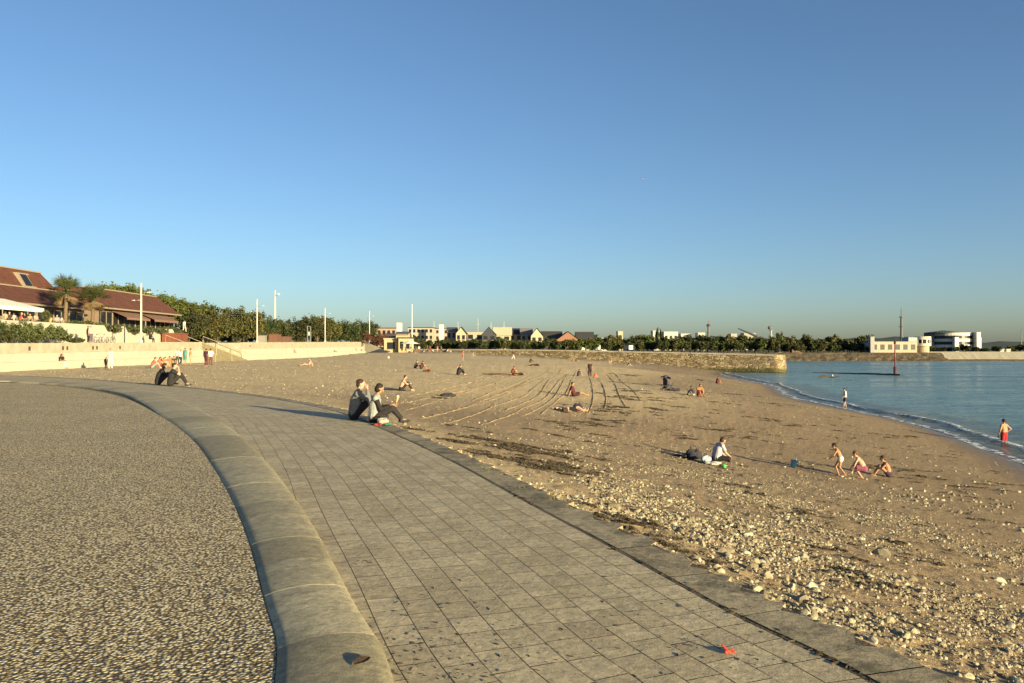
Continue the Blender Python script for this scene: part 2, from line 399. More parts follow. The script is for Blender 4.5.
# flat sand outside the frame to the right and behind
# ridges raked into the sand
def ribbon(pts, wd, hgt, name, m, kind='stuff', lift=0.0, noise=.0):
    pts = smooth_poly([(p.x, p.y, 0) for p in pts], .25); V = []; Fc = []
    for i, p in enumerate(pts):
        d = (pts[min(i+1, len(pts)-1)]-pts[max(i-1, 0)]).normalized(); nrm = Vector((d.y, -d.x, 0))
        k = min(1, i/6, (len(pts)-1-i)/6); hh = hgt*(.6+.8*random.random())*k
        for o_, h_ in ((-1.0, -.05), (-.6, hh), (.6, hh*.9), (1.0, -.05)):
            q = p + nrm*o_*wd; V.append((q.x, q.y, float(hs(p.x, p.y))+h_+lift))
        if i:
            b = i*4
            for k in range(3): Fc.append((b-4+k, b-3+k, b+1+k, b+k))
    return V, Fc
tracks = [[(490,397),(510,390),(530,380),(548,371),(556,367)],[(499,412),(520,405),(540,394),(550,380),(562,368)],[(540,415),(558,400),(568,390),(573,378),(577,369)],
  [(588,415),(593,400),(592,385),(589,374),(586,368)],[(626,408),(618,392),(612,380),(602,370)],[(470,402),(490,393),(515,384),(532,377)],
  [(405,410),(440,400),(475,390),(505,380)],[(450,411),(490,398),(520,386),(540,376)],[(400,398),(440,390),(480,380),(510,372)],[(604,412),(606,398),(602,384),(597,374)],
  [(420,418),(460,409),(500,397),(540,380)],[(440,424),(490,408),(530,392),(552,376)],[(395,404),(440,396),(490,384),(530,373)],[(480,425),(520,410),(550,393),(566,374)],[(640,400),(630,388),(618,377),(610,371)],[(520,416),(545,405),(560,388),(567,374)],[(430,384),(470,376),(500,370)]]
V, Fc = [], []
for t in tracks:
    v, f = ribbon([G(*q) for q in t], .02+.0004*G(*t[0]).y, .015, '', None, lift=.008); b = len(V); V += v; Fc += [tuple(i+b for i in q) for q in f]
o = npmesh('raked_line', V, Fc, mat('dark_raked_sand', (.20,.14,.075), .95, (.40,.29,.155), 1.2, .8, 12)); tag(o, 'thin dark lines raked in curves over the dry sand', 'wrack', kind='stuff')  # raked ridges, coloured darker than the sand around them

def flat_poly(name, pts, z, m, skirt=0.0):
    v = [Vector((p[0], p[1], z if len(p) < 3 else p[2])) for p in pts]; tr = tessellate_polygon([[Vector((q.x, q.y, 0)) for q in v]])
    mb = MB(); mb.add(v, [tuple(t) for t in tr])
    if skirt:
        n = len(v); b = [Vector((q.x, q.y, q.z-skirt)) for q in v]
        mb.add(v+b, [(i, (i+1) % n, n+(i+1) % n, n+i) for i in range(n)])
    o = mb.build(name, m); tag(o, kind='structure'); return o
# plaza: everything left of the kerb up to the seating wall
Lp = [(p.x, p.y) for p in Lc]
flat_poly('plaza', Lp + [(-60, Lc[-1].y), (-60, -7)], -.004, M['aggregate'])
# kerb of rounded stones, one mesh, with joints
def build_kerb():
    V, Fc, tone = [], [], []
    Ka = [Vector((p.x, p.y, 0)) for p in Kc]; La = np.array([(p.x, p.y) for p in Lc])
    prof = [(-.02, -.12), (-.004, -.02), (.02, .004), (.12, .022), (.3, .04), (.5, .048), (.7, .042), (.85, .028), (.95, .008), (.99, -.022), (1.0, -.10)]
    # stone length ~0.72 m
    acc = 0; lens = []; i0 = 0; segs = []
    ln = .7
    for i in range(1, len(Ka)):
        acc += (Ka[i]-Ka[i-1]).length
        if acc >= ln: segs.append((i0, i)); i0 = i; acc = 0; ln = random.choice([.75,.75,1.0,.75])
    for (a, b) in segs:
        t = random.random(); dz = random.uniform(-.001, .001)
        rows = []
        for i in range(a, b+1):
            p = Ka[i]; d = La - np.array([p.x, p.y]); tg = (Ka[min(i+1, len(Ka)-1)]-Ka[max(i-1, 0)]).normalized(); nl = Vector((-tg.y, tg.x, 0))
            # across: along left normal until the inner curve
            al = d @ np.array([tg.x, tg.y]); j = int(np.argmin(np.abs(al)+ (np.hypot(d[:,0], d[:,1]) > 3)*10)); wd = float(d[j] @ np.array([nl.x, nl.y]))
            wd = max(.45, min(1.2, wd))
            sh = 0.0; pp = p.copy()
            if i == a: pp = p + tg*.0015; 
            if i == b: pp = p - tg*.0015
            row = []
            for (u, h) in prof:
                q = pp + nl*wd*(1-u); e = .001 if i in (a, b) and 0 < u < 1 else 0
                row.append((q.x, q.y, h+dz-e))
            rows.append(row)
            if i in (a, b):
                pass
        # lead-in rows to make a chamfered joint
        full = []
        for k, row in enumerate(rows): full.append(row)
        base = len(V); n = len(prof)
        for row in full: V += row; tone += [t]*n
        for r_ in range(len(full)-1):
            for k in range(n-1): Fc.append((base+r_*n+k, base+r_*n+k+1, base+(r_+1)*n+k+1, base+(r_+1)*n+k))
        # end caps
        for r_, fl in ((0, 1), (len(full)-1, 0)):
            for k in range(n-1):
                q0 = V[base+r_*n+k]; q1 = V[base+r_*n+k+1]; bb = len(V); V += [(q0[0], q0[1], -.15), (q1[0], q1[1], -.15)]; tone += [t, t]
                Fc.append((base+r_*n+k, base+r_*n+k+1, bb+1, bb))
    o = npmesh('kerb', V, Fc, M['kerb'], True, {'tone': ('POINT', tone)}); tag(o, kind='structure')
    m = o.modifiers.new('e', 'EDGE_SPLIT'); m.split_angle = R(50)
build_kerb()
# bedding under kerb + pavers
bed = [(p.x, p.y) for p in Oc] + [(p.x, p.y) for p in reversed(Lc)]
flat_poly('paving_bed', bed, ZP-.0012, M['joint'], .6)
# pavers: rows parallel to the outer edge
def offset_curve(A, off):
    out = []
    for i in range(len(A)):
        tg = (A[min(i+2, len(A)-1)]-A[max(i-2, 0)]).normalized(); out.append(A[i] + Vector((-tg.y, tg.x, 0))*off)
    return out
Ka2 = np.array([(p.x, p.y) for p in Kc])
def slab(V, Fc, tone, q, z, t, bev=.0004, dep=.03):
    """q: 4 corners (counter-clockwise), a slab with bevelled edges"""
    b = len(V)
    for k in range(4): V.append((q[k].x, q[k].y, z))
    Fc.append((b, b+1, b+2, b+3))
def resample(A, step):
    A = [a.copy() for a in A]; res = [A[0]]; acc = 0
    for i in range(1, len(A)):
        seg = (A[i]-A[i-1]).length
        while acc+seg >= step:
            t = (step-acc)/seg; p = A[i-1].lerp(A[i], t); res.append(p); A[i-1] = p; seg = (A[i]-p).length; acc = 0
        acc += seg
    return res
def build_pavers():
    V, Fc, tone = [], [], []; edge = .40; rw = .225; gap = .0035
    for r_ in range(24):
        o0 = edge + .02 + r_*rw; a = resample(offset_curve(Oc, o0+gap), .12); 
        mid = resample(offset_curve(Oc, o0+rw/2), .02)
        L = 0; i = int(random.random()*15)
        while i < len(mid)-30:
            n = int(random.choice([14,14,15,15,16])); 
            if mid[i].y < 1.0: i += n; continue
            a_, b_ = mid[i], mid[i+n]; t1 = (mid[i+2]-mid[i]).normalized(); t2 = (mid[i+n]-mid[i+n-2]).normalized()
            n1 = Vector((-t1.y, t1.x, 0)); n2 = Vector((-t2.y, t2.x, 0)); hw = rw/2-gap
            q = [a_+t1*gap-n1*hw, b_-t2*gap-n2*hw, b_-t2*gap+n2*hw, a_+t1*gap+n1*hw]
            c = (a_+b_)/2; i += n
            sd_ = float(sdist(np.array([c.x]), np.array([c.y]), Ka2)[0])
            if sd_ < -.12: continue
            slab(V, Fc, tone, [Vector((p.x, p.y, 0)) for p in q], ZP+random.uniform(0, .0005), random.random())
    o = npmesh('paving', V, Fc, M['paver'], False); a = o.data.attributes.new('tone', 'FLOAT', 'FACE')
    # tone per face: 9 faces a slab
    tv = np.random.default_rng(3).random(len(Fc)); a.data.foreach_set('value', tv.astype(np.float32))
    tag(o, kind='structure')
    V, Fc = [], []; A = resample(offset_curve(Oc, 0), .02); i = 0
    inner = offset_curve(A, .375)
    while i < len(A)-90:
        n = random.choice([32,38,45,52]); g = .006
        wob = [random.uniform(-.03, .05) for _ in range(2)]
        # split along into 3 to follow the curve, with a ragged outer side
        m = 8
        for k in range(m):
            j0 = i+int(n*k/m); j1 = i+int(n*(k+1)/m)
            t1 = (A[j0+2]-A[j0]).normalized(); e0 = t1*g if k == 0 else Vector(); e1 = t1*g if k == m-1 else Vector()
            rag = lambda j: Vector((t1.y, -t1.x, 0))*(.05*math.sin(j*.21)+.045*math.sin(j*.57+1)+.03*math.sin(j*1.3+2))
            q = [A[j0]+e0+rag(j0), A[j1]-e1+rag(j1), inner[j1]-e1, inner[j0]+e0]; 
            z = ZP+random.Random(i).uniform(0, .004)
            b = len(V); V += [(p.x, p.y, z) for p in q] + [(p.x+ (t1.y*.03 if kk < 2 else 0), p.y-(t1.x*.03 if kk < 2 else 0), z-.35) for kk, p in enumerate(q)]
            Fc += [(b, b+1, b+2, b+3), (b+1, b, b+4, b+5)]
        i += n
    o = npmesh('edge_stones', V, Fc, M['edge'], False); a = o.data.attributes.new('tone', 'FLOAT', 'FACE')
    n = len(Fc)//16+1; tv = np.repeat(np.random.default_rng(4).random(n), 16)[:len(Fc)]; a.data.foreach_set('value', tv.astype(np.float32))
    tag(o, kind='structure')
build_pavers()

# ------------------------------------------------------------------ water
def m_water():
    a = NT('sea_water'); a.p.inputs['Specular IOR Level'].default_value = .5; a.p.inputs['IOR'].default_value = 1.33
    sh = a.attr('shore')
    deep = a.ramp(a.noise(.03, 4, .6), [(.35, (.10,.185,.225)), (.65, (.15,.25,.29))])
    col = a.mix((.115,.10,.075), deep, a.mrange(sh, .0, 7.0))
    mp = a.n.new('ShaderNodeMapping'); mp.inputs['Rotation'].default_value = (0, 0, R(-12)); mp.inputs['Scale'].default_value = (.45, 1.6, 1); a.l.new(a.pos, mp.inputs[0])
    h = a.math('ADD', a.math('ADD', a.math('MULTIPLY', a.noise(.8, 5, .6, mp.outputs[0]), 1.0), a.math('MULTIPLY', a.noise(.13, 5, .65, mp.outputs[0]), 4.0)), a.math('MULTIPLY', a.noise(3.5, 4, .6, mp.outputs[0]), .35))
    b = a.bump(h, 1.0, .9)
    return a.done(col, a.mrange(a.noise(.06, 5, .7, mp.outputs[0]), .35, .65, .12, .36), b)
M['water'] = m_water()
# shoreline: x where the sand meets the water for a series of y
ys = np.linspace(-12, 163, 500); xs = np.linspace(5, 60, 1200); H_ = hz(xs[None, :].repeat(len(ys), 0), ys[:, None].repeat(len(xs), 1))
sx = np.array([xs[np.argmax(r < ZW+.0)] for r in H_]); k_ = np.ones(9)/9; sx = np.convolve(np.pad(sx, 4, 'edge'), k_, 'valid')
Sh = np.stack([sx, ys], 1)
X, Y, Fq = polar(-50, 56, 620, 8, 9000, 800)
ds = np.full(X.shape, 60.0); near = (np.abs(Y) < 200) & (X < 130) & (X > 5)
ds[near] = np.minimum(60, sdist(X[near], Y[near], Sh[::6]))
ds = np.where(near, ds, 60.0)
lod = np.clip(60/np.maximum(Y, 1), 0, 1)
wv = .03*np.sin(.9*X+1.7*Y+3*val_noise(X, Y, 6, 8)) * lod + .02*val_noise(X, Y, .9, 9)*lod + .05*val_noise(X, Y, 3, 10)*lod
wob = val_noise(X, Y, 3.2, 12)*1.3 + val_noise(X, Y, 12, 13)*1.6
brk = .11*(.3+1.4*np.clip(val_noise(X, Y, 7, 30)+.5, 0, 1))*np.exp(-((ds-2.3-wob)/.45)**2) + .035*np.exp(-((ds-5.6-wob)/.7)**2) + .035*np.exp(-((ds-.7-wob*.5)/.2)**2)
zw = ZW + (wv*.6 + brk)*np.clip(ds/1.5+.4, 0, 1)
o = npmesh('water', np.stack([X, Y, zw], 1), Fq, M['water'], True, {'shore': ('POINT', ds)}); tag(o, kind='structure')
# foam along the wash and on the little breaker
def m_foam():
    a = NT('foam'); n = a.noise(3.2, 6, .72); al = a.attr('edge')
    t = a.math('GREATER_THAN', a.math('ADD', n, a.math('MULTIPLY', al, .28)), .675)
    a.l.new(t, a.p.inputs['Alpha'])
    return a.done((.75,.78,.80), .6, a.bump(a.noise(14, 5), .8, .05))
M['foam'] = m_foam()
def foam_strip(off, wd, lift, seed):
    V, Fc, ed = [], [], []; yy = np.linspace(-8, 161, 900); xx = np.interp(yy, ys, sx)
    wb = lambda x, y: float(val_noise(np.array([x]), np.array([y]), 3.2, 12)[0]*1.3+val_noise(np.array([x]), np.array([y]), 12, 13)[0]*1.6)
    for i, (x, y) in enumerate(zip(xx, yy)):
        o_ = off + (wb(x+off, y) if off > 1 else val_noise(np.array([x]), np.array([y*1.0]), 2.2, seed)[0]*.7)
        for k, u in enumerate((-1, -.4, .4, 1)):
            q = x + o_ + u*wd; zz_ = max(ZW+lift, float(0)) if 0 else ZW+lift
            g = float(hz(q, y)); V.append((q, y, max(zz_ + (.15*(1-abs(u)) if off > 1 else 0), g+.015))); ed.append(1-abs(u)*1.0)
        if i:
            b = i*4
            for k in range(3): Fc.append((b-4+k, b-3+k, b+1+k, b+k))
    return V, Fc, ed
V, Fc, E = [], [], []
for args in ((.25, .45, .02, 21), (2.1, .45, .03, 22)):
    v, f, e = foam_strip(*args); b = len(V); V += v; Fc += [tuple(i+b for i in q) for q in f]; E += e
o = npmesh('sea_foam', V, Fc, M['foam'], True, {'edge': ('POINT', E)}); tag(o, 'white foam lacing the small waves along the shore', 'foam', kind='stuff')

# ------------------------------------------------------------------ land beyond
land = [(-900,-60,2.3),(-42,-60,2.3)]
def wall_top(y): return 2.05+max(0, y-58)*.0085
# promenade behind the seating wall
mb = MB(); ysn = [-20, 20, 58, 80, 100.2]; 
def strip(mb, ys_, x0, x1):
    V = []; 
    for y in ys_: V += [(x0, y, wall_top(y)-.03), (x1, y, wall_top(y)-.03)]
    mb.add(V, [(2*i, 2*i+1, 2*i+3, 2*i+2) for i in range(len(ys_)-1)])
strip(mb, [-20,20,58,80,101], -200, -40.2); strip(mb, [101,115], -200, -44.9); strip(mb, [115,140,175,212,239], -200, -40.2)
tag(mb.build('promenade', M['conc']), kind='structure')
flat_poly('ground', [(-6000,238,2.2),(-43,238,2.2),(-28,238,1.1),(-10,246,.9),(10,298,.6),(40,314,-.2),(250,314,-.35),(6000,314,-.35),(6000,9000,0),(-6000,9000,3)], 0, M['soil'], 1.5)

# seating wall of cream steps
def seat_wall(y0, y1, label, name='seating_wall'):
    t = empty(name, (-39.0, y0, 0), 0, label, 'stepped wall', 'cream stepped walls behind the beach')
    n = max(2, int((y1-y0)/4)); st = MB(); up = MB(); prev = None
    for i in range(n):
        a = y0+(y1-y0)*i/n-y0; b = y0+(y1-y0)*(i+1)/n-y0; g = .012
        for (xa, xb, z0f, z1f, mb_) in ((0, -1.0, -.6, .30, st), (-.62, -1.25, .30, .62, st), (-1.2, -1.8, .62, 1.0, up)):
            T0, T1 = wall_top(a+y0)+.1, wall_top(b+y0)+.1
            z = lambda f, T: f if f < 0 else -.1+f*(T+.0)
            V = [(xa, a+g, z(z0f,T0)),(xa, b, z(z0f,T1)),(xb, b, z(z0f,T1)),(xb, a+g, z(z0f,T0)),(xa, a+g, z(z1f,T0)),(xa, b, z(z1f,T1)),(xb, b, z(z1f,T1)),(xb, a+g, z(z1f,T0))]
            mb_.add(V, [(0,1,5,4),(1,2,6,5),(2,3,7,6),(3,0,4,7),(4,5,6,7),(3,2,1,0)])
    st.build('step', M['wallcream'], t); M.setdefault('spot', mat('dark_spot_tone', (.05,.04,.025)))
    for px in (29.5, 63, 67.3, 93, 97, 120, 250, 338, 344):
        y = -40.2/((px-512)/F)
        if y0+1 < y < y1-1: T = wall_top(y)+.1; MB().box(-1.3, -1.19, y-y0-.14, y-y0+.14, -.1+.72*T, -.1+.72*T+.34).build('dark_spot', M['spot'], t)  # small dark boxes set on the upper wall face, no opening cut
    up.build('upper_wall', M['wallcream2'], t); return t
seat_wall(-20, 100, 'long cream stepped wall below the red-roofed building, left of the stairs')
seat_wall(115.5, 208, 'long cream stepped wall below the dark trees, right of the stairs')
# stairs between
t = empty('beach_stairs', (-39, 101.2, 0), 0, 'broad sandy stairs between the two cream walls, with handrails', 'stairs')
mb = MB(); ns = 15
for i in range(ns): mb.box(-.42*i, -.42*(i+1)-.001, .02, 13.5, -.3, -.1+(wall_top(108)+.07)*(i+1)/ns)
mb.build('steps', mat('stair_stone', (.17,.145,.08), .9, (.24,.20,.12), 1.5), t)
for yy_ in (-1.15, 13.55): MB().box(-6.3, -1.0, yy_, yy_+.6, -.4, wall_top(108)-.02).build('side_wall', M['wallcream2'], t)
for sgn, y in ((0, .6), (1, 6.6), (2, 12.9)):
    mb = MB(); p0 = Vector((.3, y, -.1)); p1 = Vector((-6.2, y, 2.4))
    mb.tube([p0, p0+Vector((0,0,1.0)), p1+Vector((0,0,1.0)), p1], .035)
    for k in (.33, .66): q = p0.lerp(p1, k); mb.tube([q, q+Vector((0,0,1.0))], .03)
    mb.build('handrail', mat('rail_metal', (.35,.30,.2), .5), t)

# ------------------------------------------------------------------ pier
M['pierstone'] = NT('pier_masonry')
a = M['pierstone']; zz_ = a.sep(2)
mp = a.n.new('ShaderNodeMapping'); mp.inputs['Scale'].default_value = (1, 1, 2.2); a.l.new(a.pos, mp.inputs[0])
vc = a.vor(1.1, out='Color', vec=mp.outputs[0]); bw = a.n.new('ShaderNodeRGBToBW'); a.l.new(vc, bw.inputs[0]); vd = a.vor(1.1, 'DISTANCE_TO_EDGE', vec=mp.outputs[0])
col = a.ramp(bw.outputs[0], [(.2, (.155,.11,.06)), (.5, (.25,.195,.115)), (.8, (.36,.29,.185))])
col = a.mix((.10,.075,.045), col, a.mrange(vd, .0, .09)); col = a.mix(col, (.17,.125,.07), a.mrange(a.noise(.35, 5, .7), .5, .7, 0, .6))
kz = a.math('ADD', zz_, a.math('MULTIPLY', a.noise(.3, 5), 1.1))
col = a.mix((.075,.07,.025), col, a.mrange(kz, -2.2, -1.7)); col = a.mix((.025,.022,.015), col, a.mrange(kz, -2.8, -2.6))
M['pierstone'] = a.done(col, .9, a.bump(a.noise(2.5, 5, .7), .8, .15, a.bump(a.mrange(vd, 0, .12), .8, .12)))
def pier():
    t = empty('stone_pier', (PA.x, PA.y, 0), math.atan2(pdir.y, pdir.x), 'long sloping stone pier running from the beach into the water, with weed-stained foot', 'pier')
    L = (PB-PA).length; n = 60; V = []; body = MB(); cop = MB()
    def top(u): return .30+.85*min(1, u*1.6)**.8+.25*u
    # local x along the pier, local y: towards the camera is +? pick sign
    sy = 1 if (Matrix.Rotation(math.atan2(pdir.y, pdir.x), 3, 'Z') @ Vector((0,1,0))).dot(pnor) > 0 else -1
    rr = random.Random(5)
    secs = []
    for i in range(n+1):
        u = i/n; x = u*L; tz = top(u); j = rr.uniform(-.05, .05)
        secs.append([(x, sy*(1.1), -4.6), (x, sy*(.55+j), -2.0), (x, sy*(.1), tz-.25), (x, sy*-6, tz-.25), (x, sy*-7, -4.6)])
    V = [p for s_ in secs for p in s_]; Fc = []
    for i in range(n):
        for k in range(4): Fc.append((i*5+k, i*5+k+1, (i+1)*5+k+1, (i+1)*5+k))
    Fc += [(0,1,2,3,4), tuple(n*5+k for k in (4,3,2,1,0))]
    body.add(V, Fc); body.build('masonry', M['pierstone'], t)
    x = 0
    while x < L-.5:
        ln = rr.uniform(1.2, 2.0); u = x/L; z0 = top(u)-.25; z1 = top((x+ln)/L)-.25; d = rr.uniform(-.04, .04)
        ya, yb = sy*(.2+d), sy*-6.1
        v = [(x+.02, ya, z0), (x+ln, ya, z1), (x+ln, yb, z1), (x+.02, yb, z0), (x+.02, ya, z0+.28), (x+ln, ya, z1+.28), (x+ln, yb, z1+.28), (x+.02, yb, z0+.28)]
        cop.add(v, [(0,1,5,4),(1,2,6,5),(2,3,7,6),(3,0,4,7),(4,5,6,7)]); x += ln
    cop.build('coping', mat('coping_stone', (.30,.26,.19), .9, (.42,.37,.28), .5), t)
    # rounded head
    hd = MB(); N = 12; ring = lambda r_, z: [(-math.sin(math.pi*k/N)*r_*.5, sy*(-3.0+math.cos(math.pi*k/N)*r_), z) for k in range(N+1)]
    V = ring(4.05, -4.6)+ring(3.55, -2)+ring(3.1, .05)+ring(3.1, .33); m = N+1
    Fc = [(j*m+k, j*m+k+1, (j+1)*m+k+1, (j+1)*m+k) for j in range(3) for k in range(N)] + [tuple(3*m+k for k in range(m))]
    hd.add(V, Fc); hd.build('pier_head', M['pierstone'], t)
pier()
#@@PART2@@
# ------------------------------------------------------------------ small ground cover
def rock_variants(n, subd, seed):
    import bmesh
    out = []
    rr = random.Random(seed)
    for k in range(n):
        bm = bmesh.new(); bmesh.ops.create_icosphere(bm, subdivisions=subd, radius=1)
        sc = Vector((rr.uniform(.8,1.25), rr.uniform(.55,.9), rr.uniform(.5,.82)))
        pl = [(Vector((rr.gauss(0,1), rr.gauss(0,1), rr.gauss(0,1))).normalized(), rr.uniform(.68,.9)) for _ in range(8)]
        for v in bm.verts:
            for nn, dd in pl:
                e = v.co.dot(nn)-dd
                if e > 0: v.co -= nn*e
            v.co *= 1+rr.uniform(-.05,.05); v.co = Vector((v.co.x*sc.x, v.co.y*sc.y, v.co.z*sc.z))
        bmesh.ops.recalc_face_normals(bm, faces=bm.faces)
        me = bpy.data.meshes.new('stone'); bm.to_mesh(me); bm.free(); out.append(me)
    return out
def m_stone():
    a = NT('limestone'); oi = a.n.new('ShaderNodeObjectInfo')
    r = a.math('ADD', a.attr('tone'), oi.outputs['Random'])
    r = a.math('FRACT', r)
    col = a.ramp(r, [(0, (.14,.115,.08)), (.35, (.235,.20,.135)), (.75, (.32,.28,.195)), (1, (.46,.42,.325))])
    col = a.mix(col, a.ramp(a.noise(25, 5, .7), [(.3, (.7,.68,.64)), (.7, (1.15,1.15,1.1))]), .8, 'MULTIPLY')
    return a.done(col, .85, a.bump(a.noise(35, 5, .7), .6, .012))
M['stone'] = m_stone()
# density of shingle, blobs placed on the beach by where the photograph shows them: (px, py, radius m along, strength, size m)
blobs = [(650,500,2.0,.7,.055),(600,478,2.2,.22,.04),(560,455,3.0,.07,.03),(700,520,1.6,1.3,.07),(750,545,1.3,1.6,.075),(790,560,1.1,1.5,.08),(820,545,1.3,.8,.07),
  (900,655,.8,1.6,.06),(960,640,1.0,1.5,.055),(1000,670,.9,1.7,.05),(1015,620,1.2,1.1,.06),(860,640,.7,1.2,.09),(940,600,1.2,.8,.055),(870,600,.8,.5,.06),(980,560,2,.45,.06),
  (900,530,2.4,.4,.05),(830,510,2.4,.5,.05),(760,490,2.6,.5,.05),(700,470,3,.5,.05),(640,450,4,.14,.04),(680,420,6,.14,.045),(760,430,6,.05,.045),(850,500,3,.09,.05),
  (930,540,3,.07,.06),(1000,520,3,.04,.07),(620,520,1.0,.6,.05),(560,490,1.2,.35,.04),(500,460,1.5,.10,.03),(450,437,2,.04,.03),(720,590,.9,.8,.06),(790,625,.6,1.2,.08)]
B = []
for (px, py, r_, st_, sz) in blobs: p = G(px, py); B.append((p.x, p.y, r_, st_, sz))
def density(x, y):
    d = 0.002; z = .035; m = .02
    for (bx, by, r_, st_, sz) in B:
        k = st_*np.exp(-((x-bx)**2+(y-by)**2)/(2*r_*r_)); d = d+k; z = z+k*sz; m = m+k
    return d, z/(m+.015)
N = 330000; cx = rng.uniform(-8, 22, N); cy = 2.5+rng.random(N)**1.3*40
sdd = np.zeros(N); sdd = sdist(cx, cy, Oa[::2]); sw = sdist(cx, cy, Sh[::6])
ok = (sdd > .05) & (sw < -1.0) & (np.abs(cx) < .75*cy+1.5)
dn, zs = density(cx, cy)
edgeband = np.exp(-(sdd/.35)**2)*np.clip((9-cy)/4, 0, 1)
dn = dn + edgeband*.8*np.clip((12-cy)/6, 0, 1)
patch = np.clip(1.1+val_noise(cx, cy, 1.3, 40)*3.4+val_noise(cx, cy, .4, 41)*1.2, .05, 2.4)
dn = dn*np.where((cx < 1.2) & (cy > 11), .12, 1.0)
ok &= rng.random(N) < dn*patch*.25*np.clip((40-cy)/14, .1, 1)
cx, cy, zs, eb = cx[ok], cy[ok], zs[ok], edgeband[ok]
size = zs*np.exp(rng.normal(-.35, .45, len(cx)))*.5*(1+eb*.8); size = np.clip(size*.68, .009, .13)*np.clip(1.0-np.clip(cy-12, 0, 30)*.03, .3, 1)
cz = hs(cx, cy)
appar = size/np.sqrt(cx**2+cy**2); order = np.argsort(-appar)
big = order[:300]; rest = order[300:]
BV = rock_variants(12, 2, 11)
for me in BV:
    me.materials.append(M['stone'])
GRP = 'larger pale stones in the shingle beside the paving'
for n_, i in enumerate(big):
    o = link(bpy.data.objects.new('stone', BV[n_ % 12])); sc = float(size[i])*1.15
    o.location = (cx[i], cy[i], float(cz[i])+sc*.12); o.scale = (sc*random.uniform(.85,1.2), sc*random.uniform(.85,1.2), sc*random.uniform(.8,1.2))
    o.rotation_euler = (random.uniform(-.3,.3), random.uniform(-.3,.3), random.uniform(0, 6.28))
    tag(o, 'pale rough limestone lump lying among the shingle between the paving edge and the beach', 'stone', GRP)
def scatter(cx, cy, cz, size, meshes, name, m, sink=.15, flat=1.0):
    VV, FF, tone = [], [], []; base = 0
    tv = [np.array([v.co for v in me.vertices]) for me in meshes]; tf = [np.array([p.vertices for p in me.polygons]) for me in meshes]
    for k in range(len(meshes)):
        sel = np.arange(k, len(cx), len(meshes)); n = len(sel)
        if not n: continue
        an = rng.uniform(0, 6.28, n); ti = rng.normal(0, .25, n); c, s_ = np.cos(an), np.sin(an); ct, st = np.cos(ti), np.sin(ti)
        v = tv[k][None]*size[sel][:, None, None]; x, y, z = v[..., 0], v[..., 1], v[..., 2]*flat
        y, z = y*ct[:, None]-z*st[:, None], y*st[:, None]+z*ct[:, None]
        x, y = x*c[:, None]-y*s_[:, None], x*s_[:, None]+y*c[:, None]
        VV.append(np.stack([x+cx[sel][:, None], y+cy[sel][:, None], z+(cz[sel]+size[sel]*sink)[:, None]], -1).reshape(-1, 3))
        m_ = len(tv[k]); FF.append((tf[k][None]+(np.arange(n)*m_)[:, None, None]+base).reshape(-1, 3)); base += n*m_
        tone.append(np.repeat(rng.random(n), m_))
    return npmesh(name, np.concatenate(VV), np.concatenate(FF), m, False, {'tone': ('POINT', np.concatenate(tone))})
SV = rock_variants(10, 1, 5)
o = scatter(cx[rest], cy[rest], cz[rest], size[rest], SV, 'shingle', M['stone']); tag(o, 'pale small stones and shingle scattered over the beach', 'shingle', kind='stuff')
# fine grit all over the near beach and the dry sand
N = 60000; gx = rng.uniform(-12, 26, N); gy = 3+rng.random(N)**1.2*62
kk = (sdist(gx, gy, Oa[::2]) > .1) & (sdist(gx, gy, Sh[::6]) < -1.5) & (np.abs(gx) < .8*gy+1); gx, gy = gx[kk], gy[kk]
dn, _ = density(gx, gy); kk = rng.random(len(gx)) < np.clip(.12+dn*1.5+.2*(gx < 5), 0, 1)*np.clip((60-gy)/30, 0, 1); gx, gy = gx[kk], gy[kk]
gs = np.exp(rng.normal(0, .4, len(gx)))*(.007+.00016*gy)
IC = rock_variants(3, 1, 8)
o = scatter(gx, gy, hs(gx, gy), gs, IC, 'shell_grit', M['stone'], .3); tag(o, 'broken shells and grit strewn on the sand', 'grit', kind='stuff')

N = 26000; gx = rng.uniform(-40, 36, N); gy = 34+rng.random(N)*85
kk = (sdist(gx, gy, Oa[::2]) > .3) & (sdist(gx, gy, Sh[::6]) < -3) & (gx > -37) & (np.abs(gx) < .8*gy+1); gx, gy = gx[kk], gy[kk]
gs = np.exp(rng.normal(0, .4, len(gx)))*.022
o = scatter(gx, gy, hs(gx, gy)+.004, gs, IC, 'beach_pebbles', M['stone'], .3); tag(o, 'tiny pebbles and bits scattered over the far dry sand', 'pebbles', kind='stuff')
# dried seaweed: drifts of short dark strips
def weed_mesh(cx, cy, rx, ry, n, ln, V, Fc, zf, h=.03):
    for _ in range(n):
        x = cx+random.gauss(0, rx); y = cy+random.gauss(0, ry); a = random.gauss(.15, .9); l_ = ln*random.uniform(.4, 1.4); wd = l_*random.uniform(.10, .3)
        z = zf(x, y); dx, dy = math.cos(a), math.sin(a); k = 3; rg = min(.012, .10*l_); hh = h*random.uniform(.3, 1.2); b = len(V)
        for j in range(k+1):
            t = j/k; bx = x+dx*l_*(t-.5)+math.sin(t*3+a)*wd*.4; by = y+dy*l_*(t-.5); ww = wd*(.35+math.sin(math.pi*t))*.5; zz = z+hh*math.sin(math.pi*t)*.8+min(.004, .05*l_)
            V += [(bx-dy*ww, by+dx*ww, zz-rg*.6), (bx, by, zz+rg), (bx+dy*ww, by-dx*ww, zz-rg*.6)]
        for j in range(k):
            for q in range(2): Fc.append((b+j*3+q, b+j*3+q+1, b+(j+1)*3+q+1, b+(j+1)*3+q))
M['weed'] = mat('dried_seaweed', (.022,.016,.009), .7, (.055,.04,.022), 12)
V, Fc = [], []
zf = lambda x, y: float(hs(x, y))+.01
